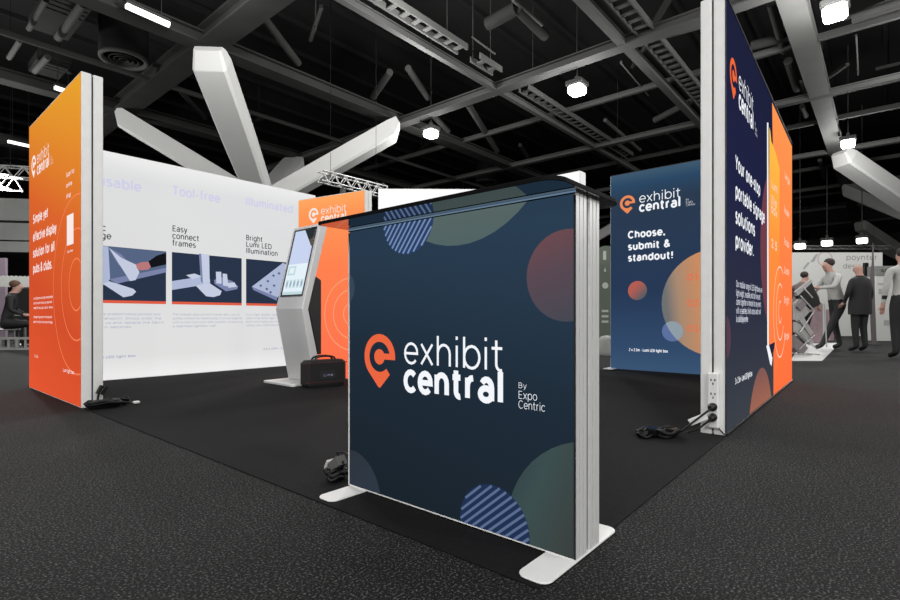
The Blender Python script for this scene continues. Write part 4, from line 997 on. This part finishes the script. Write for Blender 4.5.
truss(P3(26, -30, 170), P3(25, 70, 176), .55, 'white lattice truss left of the left orange wall', 10)
truss(P3(20, -20, 181), P3(19.5, 16, 183), .5, 'lower short lattice truss at the left edge', 4)
truss(P3(15, 320, 176), P3(16.5, 385, 192), .3, 'silver lighting truss above the orange panel', 12)
truss(P3(31.3, 780, 247.5), P3(31.7, 890, 247.5), .2, 'thin truss carrying the three low lamps', 20)
for px, py, D, l in ((343, 189, 15.5, 'small silver spotlight hanging from the truss over the orange panel'), (383, 197, 16.45, 'small silver spotlight at the far end of the truss')):
    x, y = on_d(D, px); t = thing('spotlight', l, 'lamp', (x, y, zat(D, py)-.1))
    b = MB(); b.tube([(0, 0, -.14), (0, 0, .1)], [.11, .08], 12); b.build('can', STEELP, t); b = MB(); b.tube([(0, 0, .1), (0, 0, .55)], .03, 6); b.build('yoke', STEELP, t)

# ------------------------------------------------------------------ far left
FAS = mat('pale_fascia', (150, 151, 148), .8, noise=(.5, (124, 126, 122)))
b = MB(); n = 14
prev = None
for i in range(n+1):
    px = -90+i*(330/n); D = 27+1.5*math.sin(i/n*3.1); x, y = on_d(D, px)
    cur = (x, y)
    if prev:
        for z0, z1, o_ in ((zat(27, 193), zat(27, 216), 0), (zat(27, 218), zat(27, 236), .25), (zat(27, 238), zat(27, 249), .0)):
            (xa, ya), (xb, yb) = prev, cur; b.faces([(xa, ya+o_, z0), (xb, yb+o_, z0), (xb, yb+o_, z1), (xa, ya+o_, z1), (xa+.3, ya+.6, z0), (xb+.3, yb+.6, z0), (xb+.3, yb+.6, z1), (xa+.3, ya+.6, z1)], [(0, 1, 2, 3), (4, 7, 6, 5), (0, 4, 5, 1), (3, 2, 6, 7)])
    prev = cur
tag(b.build('mezzanine_fascia', FAS), 'pale curved balcony fascia high at the left edge', 'balcony')
D = 15; x, y = on_d(D, 14); t = thing('bar_screen', 'white scalloped screen behind the seated person at the left edge', 'screen', (x, y, .9), YAW-R(90)+R(20))
b = MB(); pts = []
for i in range(41): u = -.5+i/40; pts.append((u*1.05, zat(D, 277)-.9+.04*abs(math.sin(i*.8))))
b.prism([(-.52, zat(D, 287)-.9), (.52, zat(D, 287)-.9)]+pts[::-1], 0, .05, ax='y'); b.build('panel', mat('white_screen', (170, 170, 165), .7), t)
b = MB(); b.tube([(-.4, .02, -.899), (-.4, .02, zat(D, 287)-.88)], .02); b.tube([(.4, .02, -.899), (.4, .02, zat(D, 287)-.88)], .02); b.build('leg', BLK, t)
D = 13.5; x, y = on_d(D, 22); b = MB(); b.box(-.22, .22, 0, .35, 0, zat(D, 288), ch=.02); o = b.build('speaker_cabinet', mat('charcoal_grille', (44, 46, 44), .9, noise=(30, (24, 24, 24)))); o.location = (x, y, .001); o.rotation_euler = (0, 0, YAW-R(90)); tag(o, 'dark grille cabinet behind the seated person at the left edge', 'cabinet')
D = 16; x, y = on_d(D, 1); b = MB(); b.box(-.15, .15, 0, .08, 0, zat(D, 258), ch=.01); o = b.build('pull_up_banner', mat('mauve_banner', (150, 134, 148), .8)); o.location = (x, y, .001); o.rotation_euler = (0, 0, YAW-R(90)); tag(o, 'mauve pull up banner at the left edge', 'banner')
# chair, table, seated figure, white rail
D = 11.2; x, y = on_d(D, 6)
J = skeleton(ch=(0, .10), crouch=.36, legL=[(-.14, .44, .50), (-.14, .50, .09), (-.15, .64, .04)], legR=[(.14, .44, .52), (.16, .54, .09), (.17, .68, .04)], armL=[(-.26, .12, .80), (-.18, .32, .70), (-.15, .40, .69)], armR=[(.26, .12, .80), (.18, .32, .70), (.15, .40, .69)], headoff=(0, .05))
person('seated person in black with short brown hair at the left edge', (x, y, 0), YAW-R(90)+R(-60), J, 1.05, [SUIT, SUIT, SKIN, SHOE], mk_regions(J, .60), (mat('light_brown_hair', (92, 66, 50), .8), (.083, .10, .085), (0, -.026, .048)))
t = thing('cafe_chair', 'grey metal chair under the seated person in black', 'chair', (x, y, 0), YAW-R(90)+R(-60))
CM = mat('grey_chair_metal', (120, 120, 118), .4, .4)
b = MB(); b.box(-.22, .22, -.2, .22, .40, .425, ch=.01); b.build('seat', CM, t)
b = MB(); b.box(-.22, .22, -.235, -.215, .48, .85, ch=.005); b.build('backrest', CM, t)
for sx in (-.19, .19):
    for sy in (-.21, .19): b = MB(); b.tube([(sx, sy, .002), (sx*.95, sy*.95, .41 if sy > 0 else .6)], .013, 8); b.build('leg', CM, t)
D = 12.6; x, y = on_d(D, 25); t = thing('cafe_table', 'grey table in front of the seated person at the left edge', 'table', (x, y, 0))
b = MB(); b.prism([(.34*math.cos(R(a)), .34*math.sin(R(a))) for a in range(0, 360, 15)], .72, .745); b.build('tabletop', mat('grey_tabletop', (150, 150, 147), .5), t)
b = MB(); b.tube([(0, 0, .02), (0, 0, .72)], .03, 10); b.build('pedestal', CM, t); b = MB(); b.lathe((0, 0, 0), [(.24, 0), (.24, .015), (.05, .03), (0, .03)], 20); b.build('base', CM, t)
D = 11.0
for px in (8, 25):
    x, y = on_d(10.6, px); t = thing('low_barrier', 'low white slotted barrier at the left edge, ' + ('left piece' if px == 8 else 'piece next to the orange wall'), 'barrier', (x, y, .001), YAW-R(90)+R(10))
    b = MB(); w = .165; b.box(-w, w, 0, .03, .22, .27); b.box(-w, w, 0, .03, .0, .05)
    for xx in (-w+.015, 0, w-.015): b.box(xx-.015, xx+.015, 0, .03, .05, .22)
    b.build('rail', mat('white_rail', (150, 150, 147), .6), t)
    b = MB(); b.box(-.08, -.02, .03, .05, .08, .2); b.build('inset_panel', STEEL2, t)
x0 = on_z(0, -60, 352); x1 = on_z(0, 60, 350)
# ------------------------------------------------------------------ slim green banner seen through the gap
D = 11.5; x, y = on_d(D, 607)
t = thing('pull_up_banner', 'sage green rounded banner seen in the gap right of the counter', 'banner', (x, y, .001), YAW-R(90))
w = .30; H_ = zat(D, 246); p = [(-w*.75, .05), (w, .05), (w, H_), (-w*.35, H_)]+[(-w*.35+.12*math.cos(R(a))*1.3, H_-.16+.16*math.sin(R(a))) for a in (120, 150, 180)]
p = [(-.22, .05), (w, .05), (w, H_)]+[(-.06+.16*math.cos(R(a)), H_-.16+.16*math.sin(R(a))) for a in (90, 120, 150, 180)]
b = MB(); b.prism(p, 0, .03, ax='y'); bn = b.build('panel', mat('sage_banner', (96, 106, 92), .8), t)
A = Art(.5, 2, mat('sage_banner', (96, 106, 92), .8), None); Wm = mat('white_letters', (190, 192, 186), .8)
A.b = MB(); A.mats = []
A.poly([(.13, 1.78), (.2, 1.78), (.2, 1.98), (.13, 1.98)], Wm); A.circle((.18, 1.2), .07, Wm); A.text('i', .15, 1.5, .14, .3, Wm)
for i in range(3): A.poly([(.1, .6-.12*i), (.25, .6-.12*i), (.25, .65-.12*i), (.1, .65-.12*i)], Wm)
A.build(bn, 'lettering').location = (-.22, -.003, .2)
b = MB(); b.box(-.3, .35, -.1, .14, 0, .05, ch=.01); b.build('base', mat('pale_board', (176, 176, 172), .7), t)
D = 9.2; x, y = on_d(D, 607); b = MB(); b.lathe((0, 0, 0), [(.17, 0), (.19, .06), (.14, .16), (.16, .28), (.1, .34), (0, .36)], 20)
o = b.build('floor_pouf', mat('pale_grey_fabric', (160, 160, 156), .8)); o.location = (x, y, .001); tag(o, 'pale grey low stool seen in the gap right of the counter', 'stool')
